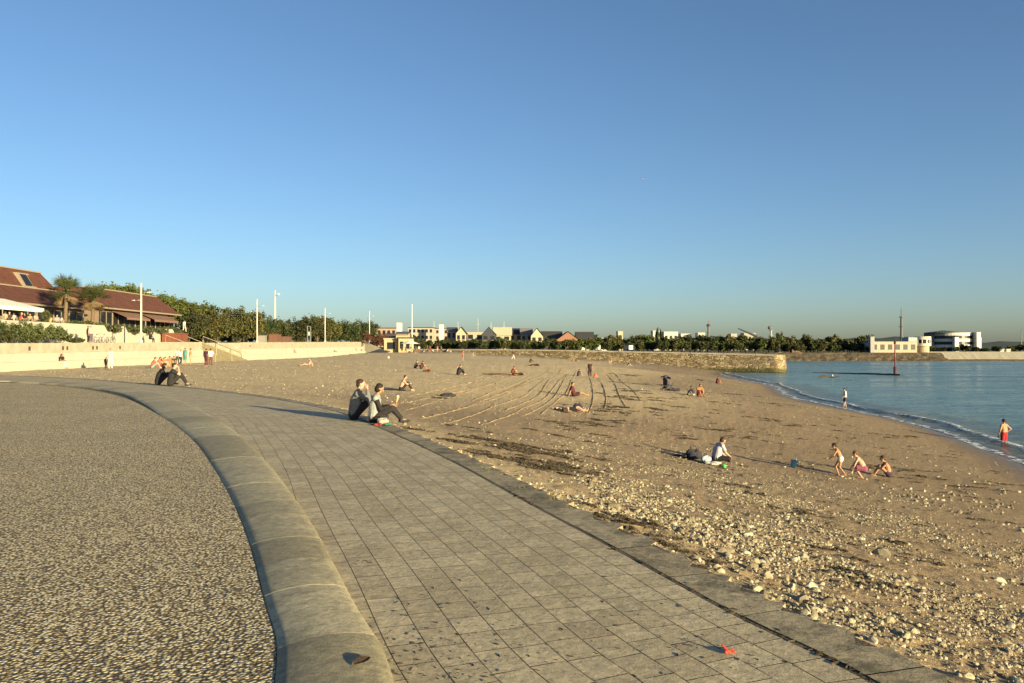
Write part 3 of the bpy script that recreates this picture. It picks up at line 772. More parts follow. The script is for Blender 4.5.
pat = [(515,447,1.2,.34,300),(537,452,1.1,.36,300),(548,466,.7,.26,220),(505,458,.8,.2,160),(560,436,.8,.2,60),(575,430,.8,.2,40),(585,424,1.0,.25,60),(607,405,1.0,.5,60),(614,397,1.0,.5,60),(618,412,1.3,.4,70),
  (622,383,1.8,.5,60),(640,392,1.6,.5,60),(634,400,1.5,.4,60),(650,410,1.0,.3,40),(610,421,.8,.2,50),(680,437,.8,.2,30),(625,527,.3,.12,70),(638,523,.25,.12,50),(700,567,.3,.1,50),(600,512,.3,.12,40),(660,545,.3,.1,50),
  (560,423,.5,.15,40),(830,553,.35,.1,60),(858,578,.22,.1,60),(866,585,.2,.08,40),(742,487,.35,.12,30),(752,493,.3,.1,25),(787,508,.35,.1,30),(815,515,.4,.1,20),(893,541,.45,.06,30),(740,437,.7,.15,25),(770,420,.9,.2,25),(700,380,1.5,.4,30),(720,430,.9,.15,25),
  (860,466,.9,.12,30),(930,480,1.6,.15,35),(960,488,1.2,.15,30),(905,470,1.2,.15,25),(740,395,2,.4,30),(780,405,1.5,.3,25),(820,428,1.4,.2,30),(900,437,1.2,.2,30),(660,385,1.5,.4,30),(625,375,2,.5,40),(690,400,1.5,.4,25),(500,375,2,.5,25),(470,430,.6,.2,20),(1000,525,.9,.1,15),(920,560,.5,.07,20)]
for (px, py, rx, ry, n) in pat:
    p = G(px, py); q = 16 if n > 60 else 5
    for _ in range(q): qx, qy = p.x+random.gauss(0, rx*.7), p.y+random.gauss(0, ry*2.6); e = random.uniform(.08, .26); weed_mesh(qx, qy, rx*e, ry*e*1.1, int(n*2.6/q), .03+.0035*p.y, V, Fc, zf)
for _ in range(260):
    px, py = random.uniform(560, 1000), random.triangular(385, 660, 430); p = G(px, py)
    if float(sdist(np.array([p.x]), np.array([p.y]))[0]) < .3 or float(sdist(np.array([p.x]), np.array([p.y]), Sh[::6])[0]) > -1.5: continue
    weed_mesh(p.x, p.y, .05+.004*p.y, .03+.003*p.y, 6, .03+.003*p.y, V, Fc, zf)
zf2 = lambda x, y: ZP-.002
for (px, py, n, sp_) in [(363,562,14,.035),(150,383,0,0),(405,676,90,.2),(440,665,110,.35),(400,640,40,.15),(400,610,20,.2),(500,655,40,.35),(650,640,20,.4),(560,640,15,.3),(620,600,25,.3),(700,620,30,.3),(600,668,20,.3),(760,660,20,.25),(470,600,25,.3),(300,470,10,.1),(370,520,8,.2)]:
    p = P(max(px, 400) if py > 640 else px, py, ZP)
    for _ in range(n): weed_mesh(p.x+random.gauss(0, sp_), p.y+random.gauss(0, sp_), .004, .004, 1, random.uniform(.012,.034), V, Fc, zf2, .004)
for i in range(20, len(Oc)-40):          # dirt and weed along the joint beside the edge stones
    q = Oc[i]; 
    if q.y < 2 or q.y > 24: continue
    dd = 3+int(9*max(0, val_noise(np.array([q.x*1.0]), np.array([q.y]), .9, 77)[0]+.15))
    tg = (Oc[i+1]-Oc[i-1]).normalized(); nn = Vector((-tg.y, tg.x, 0)); c = q+nn*.39
    for _ in range(dd if dd > 3 else 0): r_ = random.gauss(0, .02); k = random.uniform(-.17,.17); weed_mesh(c.x+nn.x*r_+tg.x*k, c.y+nn.y*r_+tg.y*k, .001, .001, 1, random.uniform(.015,.06), V, Fc, zf2, .006)
o = npmesh('seaweed', V, Fc, M['weed'], False); tag(o, 'dark dried seaweed and debris in drifts on sand and paving', 'seaweed', kind='stuff')
# tufts of grass in the joint
V, Fc = [], []
for (px, py, n) in [(478,466,40),(486,470,50),(494,474,40),(520,488,20),(552,498,25),(575,508,20),(460,458,15),(545,500,15)]:
    p = P(px, py, ZP)
    for _ in range(n):
        x = p.x+random.gauss(0, .07); y = p.y+random.gauss(0, .07); a = random.uniform(0, 6.28); h_ = random.uniform(.02,.06); b = len(V)
        V += [(x-.004*math.sin(a), y+.004*math.cos(a), ZP-.01), (x+.004*math.sin(a), y-.004*math.cos(a), ZP-.01), (x+math.cos(a)*.03, y+math.sin(a)*.03, ZP+h_)]; Fc.append((b, b+1, b+2))
o = npmesh('grass', V, Fc, mat('grass_blade', (.09,.10,.03), .8, (.16,.14,.05), 8), False); tag(o, 'thin green tufts growing in the joint of the edge stones', 'grass', kind='stuff')

# ------------------------------------------------------------------ people
SKIN = {'tan': (.36,.19,.11), 'fair': (.47,.29,.20), 'brown': (.22,.11,.06), 'pink': (.50,.29,.21)}
CM = {}
def cmat(c, rough=.85, nm='cloth'):
    k = (nm, c)
    if k not in CM: CM[k] = mat(nm, c, rough, tuple(x*.75 for x in c), 12, .7 if nm == 'cloth' else .25, 13, dist=.03)
    return CM[k]
def remesh(mb, name, m, vox, parent, smooth=2):
    me = mb.mesh(name, [m]); o = bpy.data.objects.new(name, me); C.objects.link(o)
    r = o.modifiers.new('r', 'REMESH'); r.mode = 'VOXEL'; r.voxel_size = vox; r.use_smooth_shade = True
    s_ = o.modifiers.new('s', 'SMOOTH'); s_.factor = .5; s_.iterations = smooth
    dg = bpy.context.evaluated_depsgraph_get(); new = bpy.data.meshes.new_from_object(o.evaluated_get(dg), depsgraph=dg)
    o.modifiers.clear(); o.data = new; new.name = name
    if not new.materials: new.materials.append(m)
    o.parent = parent; return o
def sym(d):
    return d
POSES = {
 'stand': dict(pel=(0,0,.95), che=(0,.01,1.24), nec=(0,-.01,1.46), hea=(0,.03,1.63), sh=(.18,0,1.41), el=[(.25,-.03,1.13),(-.25,-.03,1.13)], wr=[(.27,.06,.88),(-.27,.06,.88)],
    hi=(.09,0,.93), kn=[(.10,.03,.5),(-.10,.02,.5)], an=[(.11,-.01,.08),(-.11,-.02,.08)]),
 'akimbo': dict(pel=(0,0,.95), che=(0,.01,1.24), nec=(0,-.01,1.46), hea=(0,.03,1.63), sh=(.18,0,1.41), el=[(.40,-.08,1.20),(-.26,.02,1.13)], wr=[(.20,.05,1.02),(-.24,.12,.90)],
    hi=(.09,0,.93), kn=[(.10,.03,.5),(-.10,.02,.5)], an=[(.11,-.01,.08),(-.11,-.02,.08)]),
 'hold': dict(pel=(0,0,.95), che=(0,.01,1.24), nec=(0,.0,1.46), hea=(0,.05,1.62), sh=(.18,0,1.41), el=[(.24,.02,1.13),(-.24,.02,1.13)], wr=[(.12,.26,1.15),(-.22,.20,.95)],
    hi=(.09,0,.93), kn=[(.10,.05,.5),(-.10,.02,.5)], an=[(.11,.08,.08),(-.11,-.08,.08)]),
 'walk': dict(pel=(0,0,.93), che=(0,.03,1.23), nec=(0,.04,1.44), hea=(0,.09,1.61), sh=(.18,.03,1.39), el=[(.24,-.12,1.13),(-.24,.12,1.14)], wr=[(.24,-.10,.88),(-.23,.30,.98)],
    hi=(.09,0,.92), kn=[(.10,.22,.55),(-.10,.02,.49)], an=[(.10,.28,.10),(-.10,-.30,.14)]),
 'bend': dict(pel=(0,-.06,.84), che=(0,.12,1.10), nec=(0,.27,1.26), hea=(0,.40,1.36), sh=(.17,.22,1.22), el=[(.22,.34,.98),(-.22,.38,.98)], wr=[(.20,.48,.78),(-.20,.55,.80)],
    hi=(.09,-.04,.82), kn=[(.11,.18,.48),(-.10,-.02,.44)], an=[(.11,.02,.08),(-.11,-.25,.10)]),
 'lean': dict(pel=(0,-.04,.88), che=(0,.08,1.16), nec=(0,.17,1.36), hea=(0,.27,1.49), sh=(.17,.14,1.31), el=[(.24,.20,1.04),(-.24,.28,1.06)], wr=[(.20,.38,.90),(-.18,.48,.98)],
    hi=(.09,-.03,.86), kn=[(.11,.20,.50),(-.10,.02,.46)], an=[(.11,.06,.08),(-.11,-.24,.12)]),
 'squat': dict(pel=(0,-.10,.42), che=(0,.06,.70), nec=(0,.18,.88), hea=(0,.26,1.03), sh=(.17,.15,.84), el=[(.24,.32,.62),(-.24,.25,.60)], wr=[(.20,.46,.40),(-.20,.34,.36)],
    hi=(.09,-.08,.42), kn=[(.15,.30,.52),(-.15,.28,.50)], an=[(.13,.06,.08),(-.13,.0,.08)]),
 'hug': dict(pel=(0,0,.12), che=(0,.08,.42), nec=(0,.17,.62), hea=(0,.25,.77), sh=(.17,.14,.57), el=[(.22,.32,.38),(-.22,.32,.38)], wr=[(.08,.50,.42),(-.08,.50,.42)],
    hi=(.09,.02,.12), kn=[(.12,.38,.46),(-.12,.38,.46)], an=[(.11,.60,.08),(-.11,.60,.08)]),
 'face': dict(pel=(0,0,.12), che=(0,.05,.43), nec=(0,.10,.63), hea=(0,.15,.80), sh=(.18,.09,.59), el=[(.20,.34,.46),(-.21,.30,.40)], wr=[(.08,.30,.69),(-.05,.48,.42)],
    hi=(.09,.02,.12), kn=[(.12,.38,.46),(-.12,.38,.46)], an=[(.11,.60,.08),(-.11,.60,.08)]),
 'phone': dict(pel=(0,0,.12), che=(0,.03,.42), nec=(0,.07,.62), hea=(0,.13,.79), sh=(.16,.05,.57), el=[(.21,.16,.32),(-.20,.16,.34)], wr=[(.12,.40,.40),(-.10,.38,.38)],
    hi=(.09,.02,.12), kn=[(.14,.42,.34),(-.14,.42,.32)], an=[(.05,.66,.07),(-.02,.64,.07)]),
 'out': dict(pel=(0,0,.11), che=(0,-.08,.40), nec=(0,-.12,.61), hea=(0,-.08,.78), sh=(.18,-.13,.56), el=[(.25,-.28,.30),(-.25,-.28,.30)], wr=[(.25,-.36,.06),(-.25,-.36,.06)],
    hi=(.09,.02,.11), kn=[(.12,.45,.24),(-.12,.44,.22)], an=[(.12,.86,.07),(-.12,.86,.07)]),
 'cross': dict(pel=(0,0,.12), che=(0,.08,.42), nec=(0,.18,.61), hea=(0,.28,.74), sh=(.17,.16,.56), el=[(.22,.26,.32),(-.22,.26,.32)], wr=[(.10,.46,.20),(-.16,.44,.18)],
    hi=(.09,.02,.12), kn=[(.36,.30,.15),(-.36,.30,.15)], an=[(-.06,.42,.07),(.10,.36,.07)]),
 'chair': dict(pel=(0,0,.55), che=(0,.05,.84), nec=(0,.09,1.04), hea=(0,.14,1.21), sh=(.18,.08,1.0), el=[(.22,.14,.74),(-.22,.14,.74)], wr=[(.14,.36,.70),(-.14,.36,.70)],
    hi=(.09,.02,.53), kn=[(.12,.44,.52),(-.12,.44,.52)], an=[(.12,.46,.08),(-.12,.50,.08)]),
 'lie': dict(pel=(0,0,.12), che=(0,-.30,.13), nec=(0,-.52,.14), hea=(0,-.68,.16), sh=(.18,-.46,.12), el=[(.28,-.24,.08),(-.30,-.30,.08)], wr=[(.26,0,.07),(-.34,-.05,.07)],
    hi=(.09,.02,.12), kn=[(.11,.42,.26),(-.12,.45,.10)], an=[(.11,.72,.08),(-.13,.88,.08)]),
}
def person(px, py, pose, face, label, h=1.72, skin='fair', top=None, sleeve='short', low=None, leg='long', hair=(.03,.02,.015), hairlen='short', g=None, at=None, z=None, det=0, group=None, kid=False, extra=None, cat='person'):
    """face: direction the body faces, degrees clockwise from straight away (+Y); det 2 near, 0 far"""
    loc = at if at is not None else (P(px, py, z) if z is not None else G(px, py))
    t = empty('person', loc, -R(face), label, cat, group); s_ = h/1.72; t.scale = (s_,)*3
    q = POSES[pose]; v = {k: (Vector(x) if not isinstance(x, list) else [Vector(y) for y in x]) for k, x in q.items()}
    vox = {2: .0085, 1: .015, 0: .026}[det]; hk = 1.22 if kid else 1.0; lim = 1.0 if not kid else .95
    def mir(p, s): return Vector((p.x*s, p.y, p.z))
    hd = v['hea']; nk = v['nec']; updir = (hd-nk).normalized()
    fwd = Vector((0,1,0)); fwd = (fwd - updir*fwd.dot(updir)*.6).normalized() if pose != 'lie' else Vector((0,0,1)); rt = fwd.cross(updir).normalized()
    if pose in ('cross', 'bend', 'squat', 'phone'): fwd = (fwd+Vector((0,0,-.35))).normalized()
    up = rt.cross(fwd).normalized() if pose != 'lie' else Vector((0,-1,0))
    rot = Matrix((rt, fwd, up)).transposed()
    B_ = MB(); bk = .014 if not kid else .012
    def torso(mb, e, lo=True, hi=True, n=12):
        e = e+bk
        for s in (-1, 1):
            a = v['pel']+Vector((s*.055,0,0)); b = v['che']+Vector((s*.06,0,0))
            mb.capsule(a, b, .105+e, .112+e, n); c = mir(v['sh'], s)*.72+v['nec']*.28; c.x = s*.10
            mb.capsule(b, c, .11+e, .062+e, n)
        mb.capsule(mir(v['sh'], -1), mir(v['sh'], 1), .052+e, .052+e, n)
    torso(B_, 0)
    B_.capsule(nk-updir*.04, hd-updir*.03, .052, .048)
    B_.ball(hd+up*.02*hk, (.076*hk, .092*hk, .088*hk), 14, 10, rot=rot); B_.ball(hd-up*.055*hk+fwd*.022*hk, (.055*hk, .062*hk, .06*hk), 12, 8, rot=rot)
    B_.capsule(hd+fwd*.088*hk+up*.015, hd+fwd*.108*hk-up*.018, .010, .015, 6)
    for s in (-1, 1): B_.ball(hd+rt*s*.077*hk-up*.0, (.012, .020, .030), 8, 6, rot=rot)
    feet = []
    for k, s in ((0, 1), (1, -1)):
        sh, el, wr, hi, kn, an = mir(v['sh'], s), v['el'][k], v['wr'][k], mir(v['hi'], s), v['kn'][k], v['an'][k]
        B_.capsule(sh, el, .053*lim, .041*lim); B_.capsule(el, wr, .042*lim, .028*lim); B_.capsule(hi, kn, .092*lim, .060*lim); B_.capsule(kn, (kn*.6+an*.4), .053*lim, .052*lim); B_.capsule(kn*.6+an*.4, an, .052*lim, .034*lim)
        d = (wr-el).normalized(); side = d.cross(Vector((0,0,1))); side = side.normalized() if side.length > .1 else Vector((1,0,0)); pn = side.cross(d).normalized()
        pc = wr+d*.05; B_.capsule(wr, pc+d*.02, .024, .032)
        for f in range(4):
            o_ = side*(f-1.5)*.021; ln = (.075,.085,.08,.062)[f]; p0 = pc+o_+d*.03; p1 = p0+d*ln*.5-pn*.008; p2 = p1+d*ln*.42-pn*.03
            B_.capsule(p0, p1, .0095, .009, 6); B_.capsule(p1, p2, .009, .0075, 6)
        th0 = wr+d*.03+side*.03*(-s); B_.capsule(wr+d*.02, th0+d*.02, .016, .012, 6); B_.capsule(th0+d*.02, th0+d*.06-side*s*.02-pn*.02, .012, .009, 6)
        shin = (an-kn).normalized(); tf = Vector((0,1,0)) if shin.z < -.45 and pose != 'lie' else (Vector((0,.45,.9)) if pose in ('out', 'lie') else Vector((0,.95,.1)))
        if pose == 'cross': tf = Vector((-s*.9, .35, -.1))
        tf = tf.normalized(); toe = an+tf*.15+Vector((0,0,-.035 if tf.z < .3 else 0)); heel = an-tf*.04+Vector((0,0,-.035 if tf.z < .3 else 0))
        B_.capsule(heel, toe, .036, .026); B_.capsule(an, toe, .036, .024); feet.append((heel, toe, an))
    remesh(B_, 'body', cmat(SKIN[skin], .6, 'skin'), vox, t, 2)
    # hair
    Hh = MB(); Hh.ball(hd+up*.040*hk-fwd*.022*hk, (.086*hk, .096*hk, .082*hk), 14, 10, rot=rot); Hh.ball(hd-fwd*.05*hk-up*.01, (.070*hk, .055*hk, .075*hk), 12, 8, rot=rot)
    if hairlen == 'long': Hh.capsule(hd-fwd*.06, nk-fwd*.09-up*.03, .065, .045)
    if hairlen == 'bob': Hh.ball(hd-fwd*.03-up*.02, (.098, .085, .10), 12, 8, rot=rot)
    if hairlen == 'bun': Hh.ball(hd-fwd*.07+up*.09, .045)
    if hairlen == 'curly':
        for _ in range(26): dd = (up*random.uniform(-.1,1)-fwd*random.uniform(-.2,1)+rt*random.uniform(-1,1)).normalized(); Hh.ball(hd+up*.03+dd*.085, .035, 8, 6)
    remesh(Hh, 'hair', cmat(hair, .7, 'hair'), max(vox, .011), t, 1)
    if det:
        for s in (-1, 1):
            e = MB(); e.ball(hd+rt*s*.03*hk+fwd*.088*hk*.93+up*.012, .009, 8, 6); e.build('eye', cmat((.02,.015,.01), .2, 'eye'), t, True)
        e = MB(); e.capsule(hd+fwd*.083-up*.058-rt*.02, hd+fwd*.083-up*.058+rt*.02, .006, .006, 6); e.build('mouth', cmat((.35,.10,.08), .5, 'lips'), t, True)
    if top is not None:
        T_ = MB(); torso(T_, .016)
        if sleeve != 'none':
            for k, s in ((0, 1), (1, -1)):
                sh, el, wr = mir(v['sh'], s), v['el'][k], v['wr'][k]
                if sleeve == 'long': T_.capsule(sh, el, .070, .058); T_.ball(el, .058); T_.cone(el, el.lerp(wr, .97), .058, .044)
                else: T_.ball(sh, .070); T_.cone(sh, sh.lerp(el, .72), .070, .066)
        if low is None or leg in ('skirt',): pass
        remesh(T_, 'top', cmat(top), max(vox, .011), t, 1)
    if extra == 'vest':
        pass
    if low is not None:
        L_ = MB()
        for s in (-1, 1): L_.capsule(v['pel']+Vector((s*.055,0,0)), v['pel'].lerp(v['che'], .18)+Vector((s*.055,0,0)), .138, .134)
        for k, s in ((0, 1), (1, -1)):
            hi, kn, an = mir(v['hi'], s), v['kn'][k], v['an'][k]
            if leg == 'long': L_.capsule(hi, kn, .108, .076); L_.cone(kn, kn.lerp(an, .93), .076, .056)
            elif leg == 'shorts': L_.ball(hi, .112); L_.cone(hi, hi.lerp(kn, .78), .112, .094)
            elif leg == 'briefs': L_.ball(hi, .106); L_.cone(hi, hi.lerp(kn, .3), .106, .104)
            elif leg == 'skirt': L_.ball(hi, .11); L_.cone(hi, hi.lerp(kn, .8)+Vector((0,0,-.02)), .11, .15)
        remesh(L_, 'skirt' if leg == 'skirt' else ('trousers' if leg == 'long' else 'shorts'), cmat(low), max(vox, .011), t, 1)
        if leg == 'long' and det:
            for (he, to, an) in feet:
                S_ = MB(); S_.capsule(he, to, .044, .036); S_.capsule(an, he, .042, .044); remesh(S_, 'shoe', cmat((.03,.03,.035), .6, 'leather'), max(vox, .012), t, 1)
    return t
dark = (.022,.020,.022); navy = (.03,.035,.06)
# near pair on the paving
man = person(354, 419.5, 'face', 82, 'person in grey sweater sitting on the paving edge, hand raised to the face', 1.86, 'pink', (.16,.165,.165), 'long', dark, 'long', (.035,.022,.015), z=ZP, det=2)
wom = person(374, 422.5, 'phone', 84, 'person in pale vest over black sleeves sitting on the paving edge with a cone', 1.74, 'tan', (.27,.28,.27), 'none', dark, 'long', (.02,.014,.01), z=ZP, det=2, hairlen='bob')
q = POSES['phone']; sl = MB()
for k, s in ((0, 1), (1, -1)):
    sh = Vector((q['sh'][0]*s, q['sh'][1], q['sh'][2])); el = Vector(q['el'][k]); wr = Vector(q['wr'][k]); sl.capsule(sh, el, .068, .054); sl.cone(el, el.lerp(wr, .9), .053, .043)
remesh(sl, 'sleeve', cmat((.015,.013,.014)), .011, wom, 1)
def at_local(root, p): return Matrix.LocRotScale(root.location, root.rotation_euler, root.scale) @ Vector(p)
c = at_local(wom, (.14, .52, .46)); t = empty('ice_cream_cone', c, 0, 'pale ice cream cone held up by the person in the grey vest', 'ice cream')
MB().cone((0,0,-.02), (.03,.0,.12), .008, .028).build('cone', cmat((.55,.38,.15)), t, True)
MB().ball((.033,0,.15), .034).build('scoop', cmat((.75,.66,.35)), t, True)
# dark pair further left
person(158, 385, 'hug', 60, 'left one of two people in black sitting side by side on the paving', 2.0, 'tan', (.018,.017,.02), 'long', dark, 'long', (.02,.015,.012), z=ZP, det=1, hairlen='bob')
person(170.5, 386, 'face', 70, 'right one of two people in black sitting side by side on the paving', 2.0, 'pink', (.018,.017,.02), 'short', dark, 'long', (.03,.02,.015), z=ZP, det=1)
# woman and things on the shingle
person(716, 461.5, 'cross', 75, 'cross-legged person in a pale grey T-shirt and dark trousers sitting on the shingle', 1.68, 'fair', (.40,.38,.42), 'short', dark, 'long', (.06,.025,.015), det=2, hairlen='bob')
person(840, 476.5, 'lean', -70, 'dark-haired child in white briefs leaning forward on the wet sand', 1.18, 'tan', None, 'none', (.62,.60,.52), 'briefs', (.015,.01,.008), det=2, kid=True)
person(862, 478.5, 'squat', -60, 'child in a pink skirt with tied-up hair crouching beside the boy in white briefs', 1.36, 'fair', None, 'none', (.22,.06,.11), 'skirt', (.12,.06,.03), det=2, kid=True, hairlen='bun')
person(889, 477, 'hug', -75, 'child sitting on the wet sand with raised knees, right of the other two children', 1.4, 'tan', None, 'none', (.05,.03,.06), 'briefs', (.05,.03,.02), det=2, kid=True)
person(845, 408.5, 'hold', -80, 'man in a white top and dark shorts walking at the water edge', 1.74, 'fair', (.60,.57,.52), 'short', (.03,.03,.045), 'shorts', (.02,.018,.02), det=1)
person(1004, 0, 'akimbo', -20, 'bare-chested man in red swim shorts standing in the shallow water', 1.78, 'tan', None, 'none', (.30,.015,.02), 'shorts', (.02,.015,.012), det=1, at=Vector((26.6, 42.2, -3.93)))
# on the sand, near to far: (px, py, pose, facing, label, height, skin, top, sleeve, low, leg, hairlen)
S = [
 (401,391,'hug',80,'bare-backed person in dark trousers sitting beside a dark towel on the dry sand',1.75,'fair',None,'none',dark,'long','short'),
 (458,375,'hug',60,'person in black sitting alone on the sand left of the raked lines',1.72,'fair',(.02,.02,.025),'long',dark,'long','short'),
 (574,396.5,'out',85,'person in a dark red top sitting with legs stretched out amid the raked lines',1.72,'tan',(.08,.02,.025),'short',(.05,.02,.02),'shorts','short'),
 (570,412,'lie',100,'sunbather lying beside a dark rucksack amid the raked lines',1.70,'pink',(.45,.40,.35),'none',dark,'shorts','short'),
 (590,377.5,'stand',200,'slim person in dark clothes standing above an orange-clad child',1.74,'tan',(.05,.03,.03),'short',(.04,.02,.02),'long','short'),
 (594.5,377.5,'hug',60,'child in orange-red sitting at the feet of the standing person',1.05,'pink',(.60,.13,.05),'short',(.60,.13,.05),'shorts','short'),
 (578,376,'hug',60,'person in blue-black sitting left of the standing person',1.5,'tan',(.05,.05,.09),'short',navy,'shorts','short'),
 (628,366,'hug',110,'person in black sitting at the top of the seaweed line by the pier foot',1.72,'fair',(.02,.02,.02),'long',(.35,.33,.3),'long','short'),
 (612,363.5,'out',100,'pale sunbather sitting left of the person in black near the pier foot',1.65,'fair',None,'none',(.05,.04,.05),'shorts','short'),
 (688+5.5,395.5,'hug',300,'dark-clad child sitting close beside the person in orange',1.35,'tan',(.05,.03,.04),'short',(.4,.38,.36),'shorts','short'),
 (699,396.5,'hug',170,'broad person in a bright orange top sitting on the damp sand',1.75,'tan',(.62,.14,.05),'short',(.25,.06,.04),'shorts','short'),
 (717,383.5,'hug',60,'person in dark red sitting near the water edge beside the pier',1.6,'tan',(.12,.03,.03),'short',(.04,.02,.03),'shorts','short'),
 (513,359.5,'walk',70,'person in dark top and white trousers walking far across the sand',1.72,'tan',(.03,.02,.02),'short',(.6,.57,.5),'long','short'),
 (530,362.5,'hug',80,'dark person sitting above a sunbather far out on the sand',1.7,'tan',(.06,.03,.03),'short',dark,'long','short'),
 (534,366,'lie',95,'dark-clad sunbather stretched out below a sitting person far out on the sand',1.7,'tan',(.05,.03,.02),'short',dark,'long','short'),
 (575,361.5,'lie',85,'small far-off sunbather lying left of the standing slim person',1.7,'tan',None,'none',dark,'shorts','short'),
 (512,374.5,'hug',75,'dark red figure sitting at the left end of a row of orange towels',1.6,'tan',(.20,.04,.03),'short',dark,'shorts','short'),
 (517,375.5,'lie',80,'dark figure lying right of the row of orange towels',1.6,'tan',(.03,.02,.02),'short',dark,'long','short'),
 (415,368.5,'hug',80,'person in grey sitting, left of a far pair on the sand',1.7,'fair',(.14,.14,.10),'short',dark,'long','short'),
 (421,369,'hug',70,'person in dark red sitting, right of a far pair on the sand',1.65,'tan',(.10,.03,.03),'short',dark,'shorts','short'),
 (463,360.5,'stand',90,'child in red standing alone on the far sand',1.55,'pink',(.60,.09,.05),'short',(.55,.10,.06),'shorts','short'),
 (309,366,'out',250,'bare-skinned sunbather sitting with legs out near the cream wall',1.7,'pink',None,'none',(.3,.12,.10),'briefs','short'),
 (110.5,369.5,'stand',150,'woman in a pink top and white trousers standing at the foot of the cream wall',1.72,'fair',(.62,.42,.36),'short',(.62,.55,.48),'long','long'),
 (106,369,'stand',130,'small child in dark clothes standing beside the woman in pink',1.0,'tan',(.04,.04,.04),'short',dark,'long','short'),
 (206,366.5,'stand',20,'person in dark plum clothes standing left in a pair by the stairs',1.72,'tan',(.06,.02,.04),'short',(.08,.02,.03),'long','short'),
 (210.5,366.5,'stand',330,'person in a white shirt standing right in a pair by the stairs',1.74,'tan',(.62,.58,.55),'short',(.12,.04,.06),'long','short'),
 (177.5,365,'stand',160,'person in white and dark green standing left of the one in teal',1.70,'fair',(.5,.52,.45),'short',(.03,.05,.04),'long','short'),
 (185,365,'stand',200,'standing person in a teal dress in the group before the wall',1.78,'tan',(.06,.25,.24),'short',(.06,.22,.21),'skirt','short'),
 (190.5,364.5,'stand',250,'bare-shouldered standing person at the right end of the group before the wall',1.74,'tan',None,'none',(.45,.3,.18),'shorts','short'),
 (180.5,365,'walk',120,'person in a white top stepping between the standing ones of the group',1.6,'fair',(.6,.58,.52),'short',dark,'long','short'),
 (152,368.5,'hug',60,'person in red-orange sitting at the left end of the group before the wall',1.9,'pink',(.45,.10,.05),'short',(.12,.25,.28),'shorts','short'),
 (157.5,367,'hug',80,'person in coral with dark hair sitting second from the left in the group',1.9,'tan',(.50,.14,.08),'short',(.3,.1,.06),'shorts','short'),
 (163,366.5,'hug',100,'person in bright orange sitting in the middle of the group before the wall',1.85,'pink',(.60,.17,.05),'short',(.35,.1,.05),'shorts','short'),
 (168,366,'hug',120,'person in rust orange sitting fourth in the group before the wall',1.9,'tan',(.42,.13,.05),'short',(.3,.3,.1),'shorts','short'),
 (173,365.5,'hug',140,'person in black sitting next to the standing ones in the group before the wall',1.9,'tan',(.03,.025,.03),'short',(.3,.28,.24),'shorts','short'),
]
for (px, py, pose, fc, lab, h, sk, tp, slv, lw, lg, hl) in S:
    person(px, py, pose, fc, lab, h, sk, tp, slv, lw, lg, hairlen=hl, det=0)
# people on the wall steps and on the promenade: positions on the wall tiers (x = -39.6 first tread)
def on_wall(px, tier, **k):
    x = (-39.8, -40.6)[tier]; y = x/((px-512)/F); T = wall_top(y)+.1; z = (-.1+.30*T, -.1+.62*T)[tier]
    return Vector((x, y, z-.44 if k.get('ch') else z))
for px, tier, pose, fc, lab, tp, lw, sk in [
   (57,0,'chair',100,'person in black top and pale trousers sitting on the lowest wall step',(.02,.02,.025),(.6,.55,.42),'tan'),
   (293,0,'hug',100,'person in dark red sitting on the step right of the stairs',(.28,.04,.05),(.4,.2,.16),'pink'),
   (333,0,'out',100,'dark person leaning back on the step, between the two lamp posts',(.05,.06,.05),dark,'tan'),
   (355,0,'hug',100,'person in grey sitting near the far right end of the step',(.10,.09,.08),(.45,.25,.2),'tan'),
   (360,0,'hug',100,'pale person sitting at the very end of the step',(.5,.42,.36),dark,'pink')]:
    q = on_wall(px, tier, ch=(pose == 'chair'))
    if pose == 'chair': q.x += .35; q.z = -.1
    person(0, 0, pose, fc, lab, 1.7, sk, tp, 'short', lw, 'long', at=q)
def prom(px, x, dz=0): y = x/((px-512)/F); return Vector((x, y, wall_top(y)-.03+dz))
person(0,0,'stand',120,'person in a pink shirt standing on the promenade beside the bicycles',1.72,'pink',(.55,.33,.30),'short',(.1,.08,.12),'long',at=prom(91,-42.5))
person(0,0,'stand',80,'person in black standing on the promenade left of the one in pink',1.72,'tan',(.02,.02,.02),'long',dark,'long',at=prom(88,-42.9))
person(0,0,'chair',100,'person in black sitting on the promenade beside the first lamp post',1.7,'tan',(.02,.02,.02),'long',dark,'long',at=prom(150,-44.2))
person(0,0,'walk',20,'person in white walking along the promenade near the stair head',1.75,'fair',(.7,.68,.6),'short',(.5,.48,.4),'long',at=prom(184,-47.5,1.5))
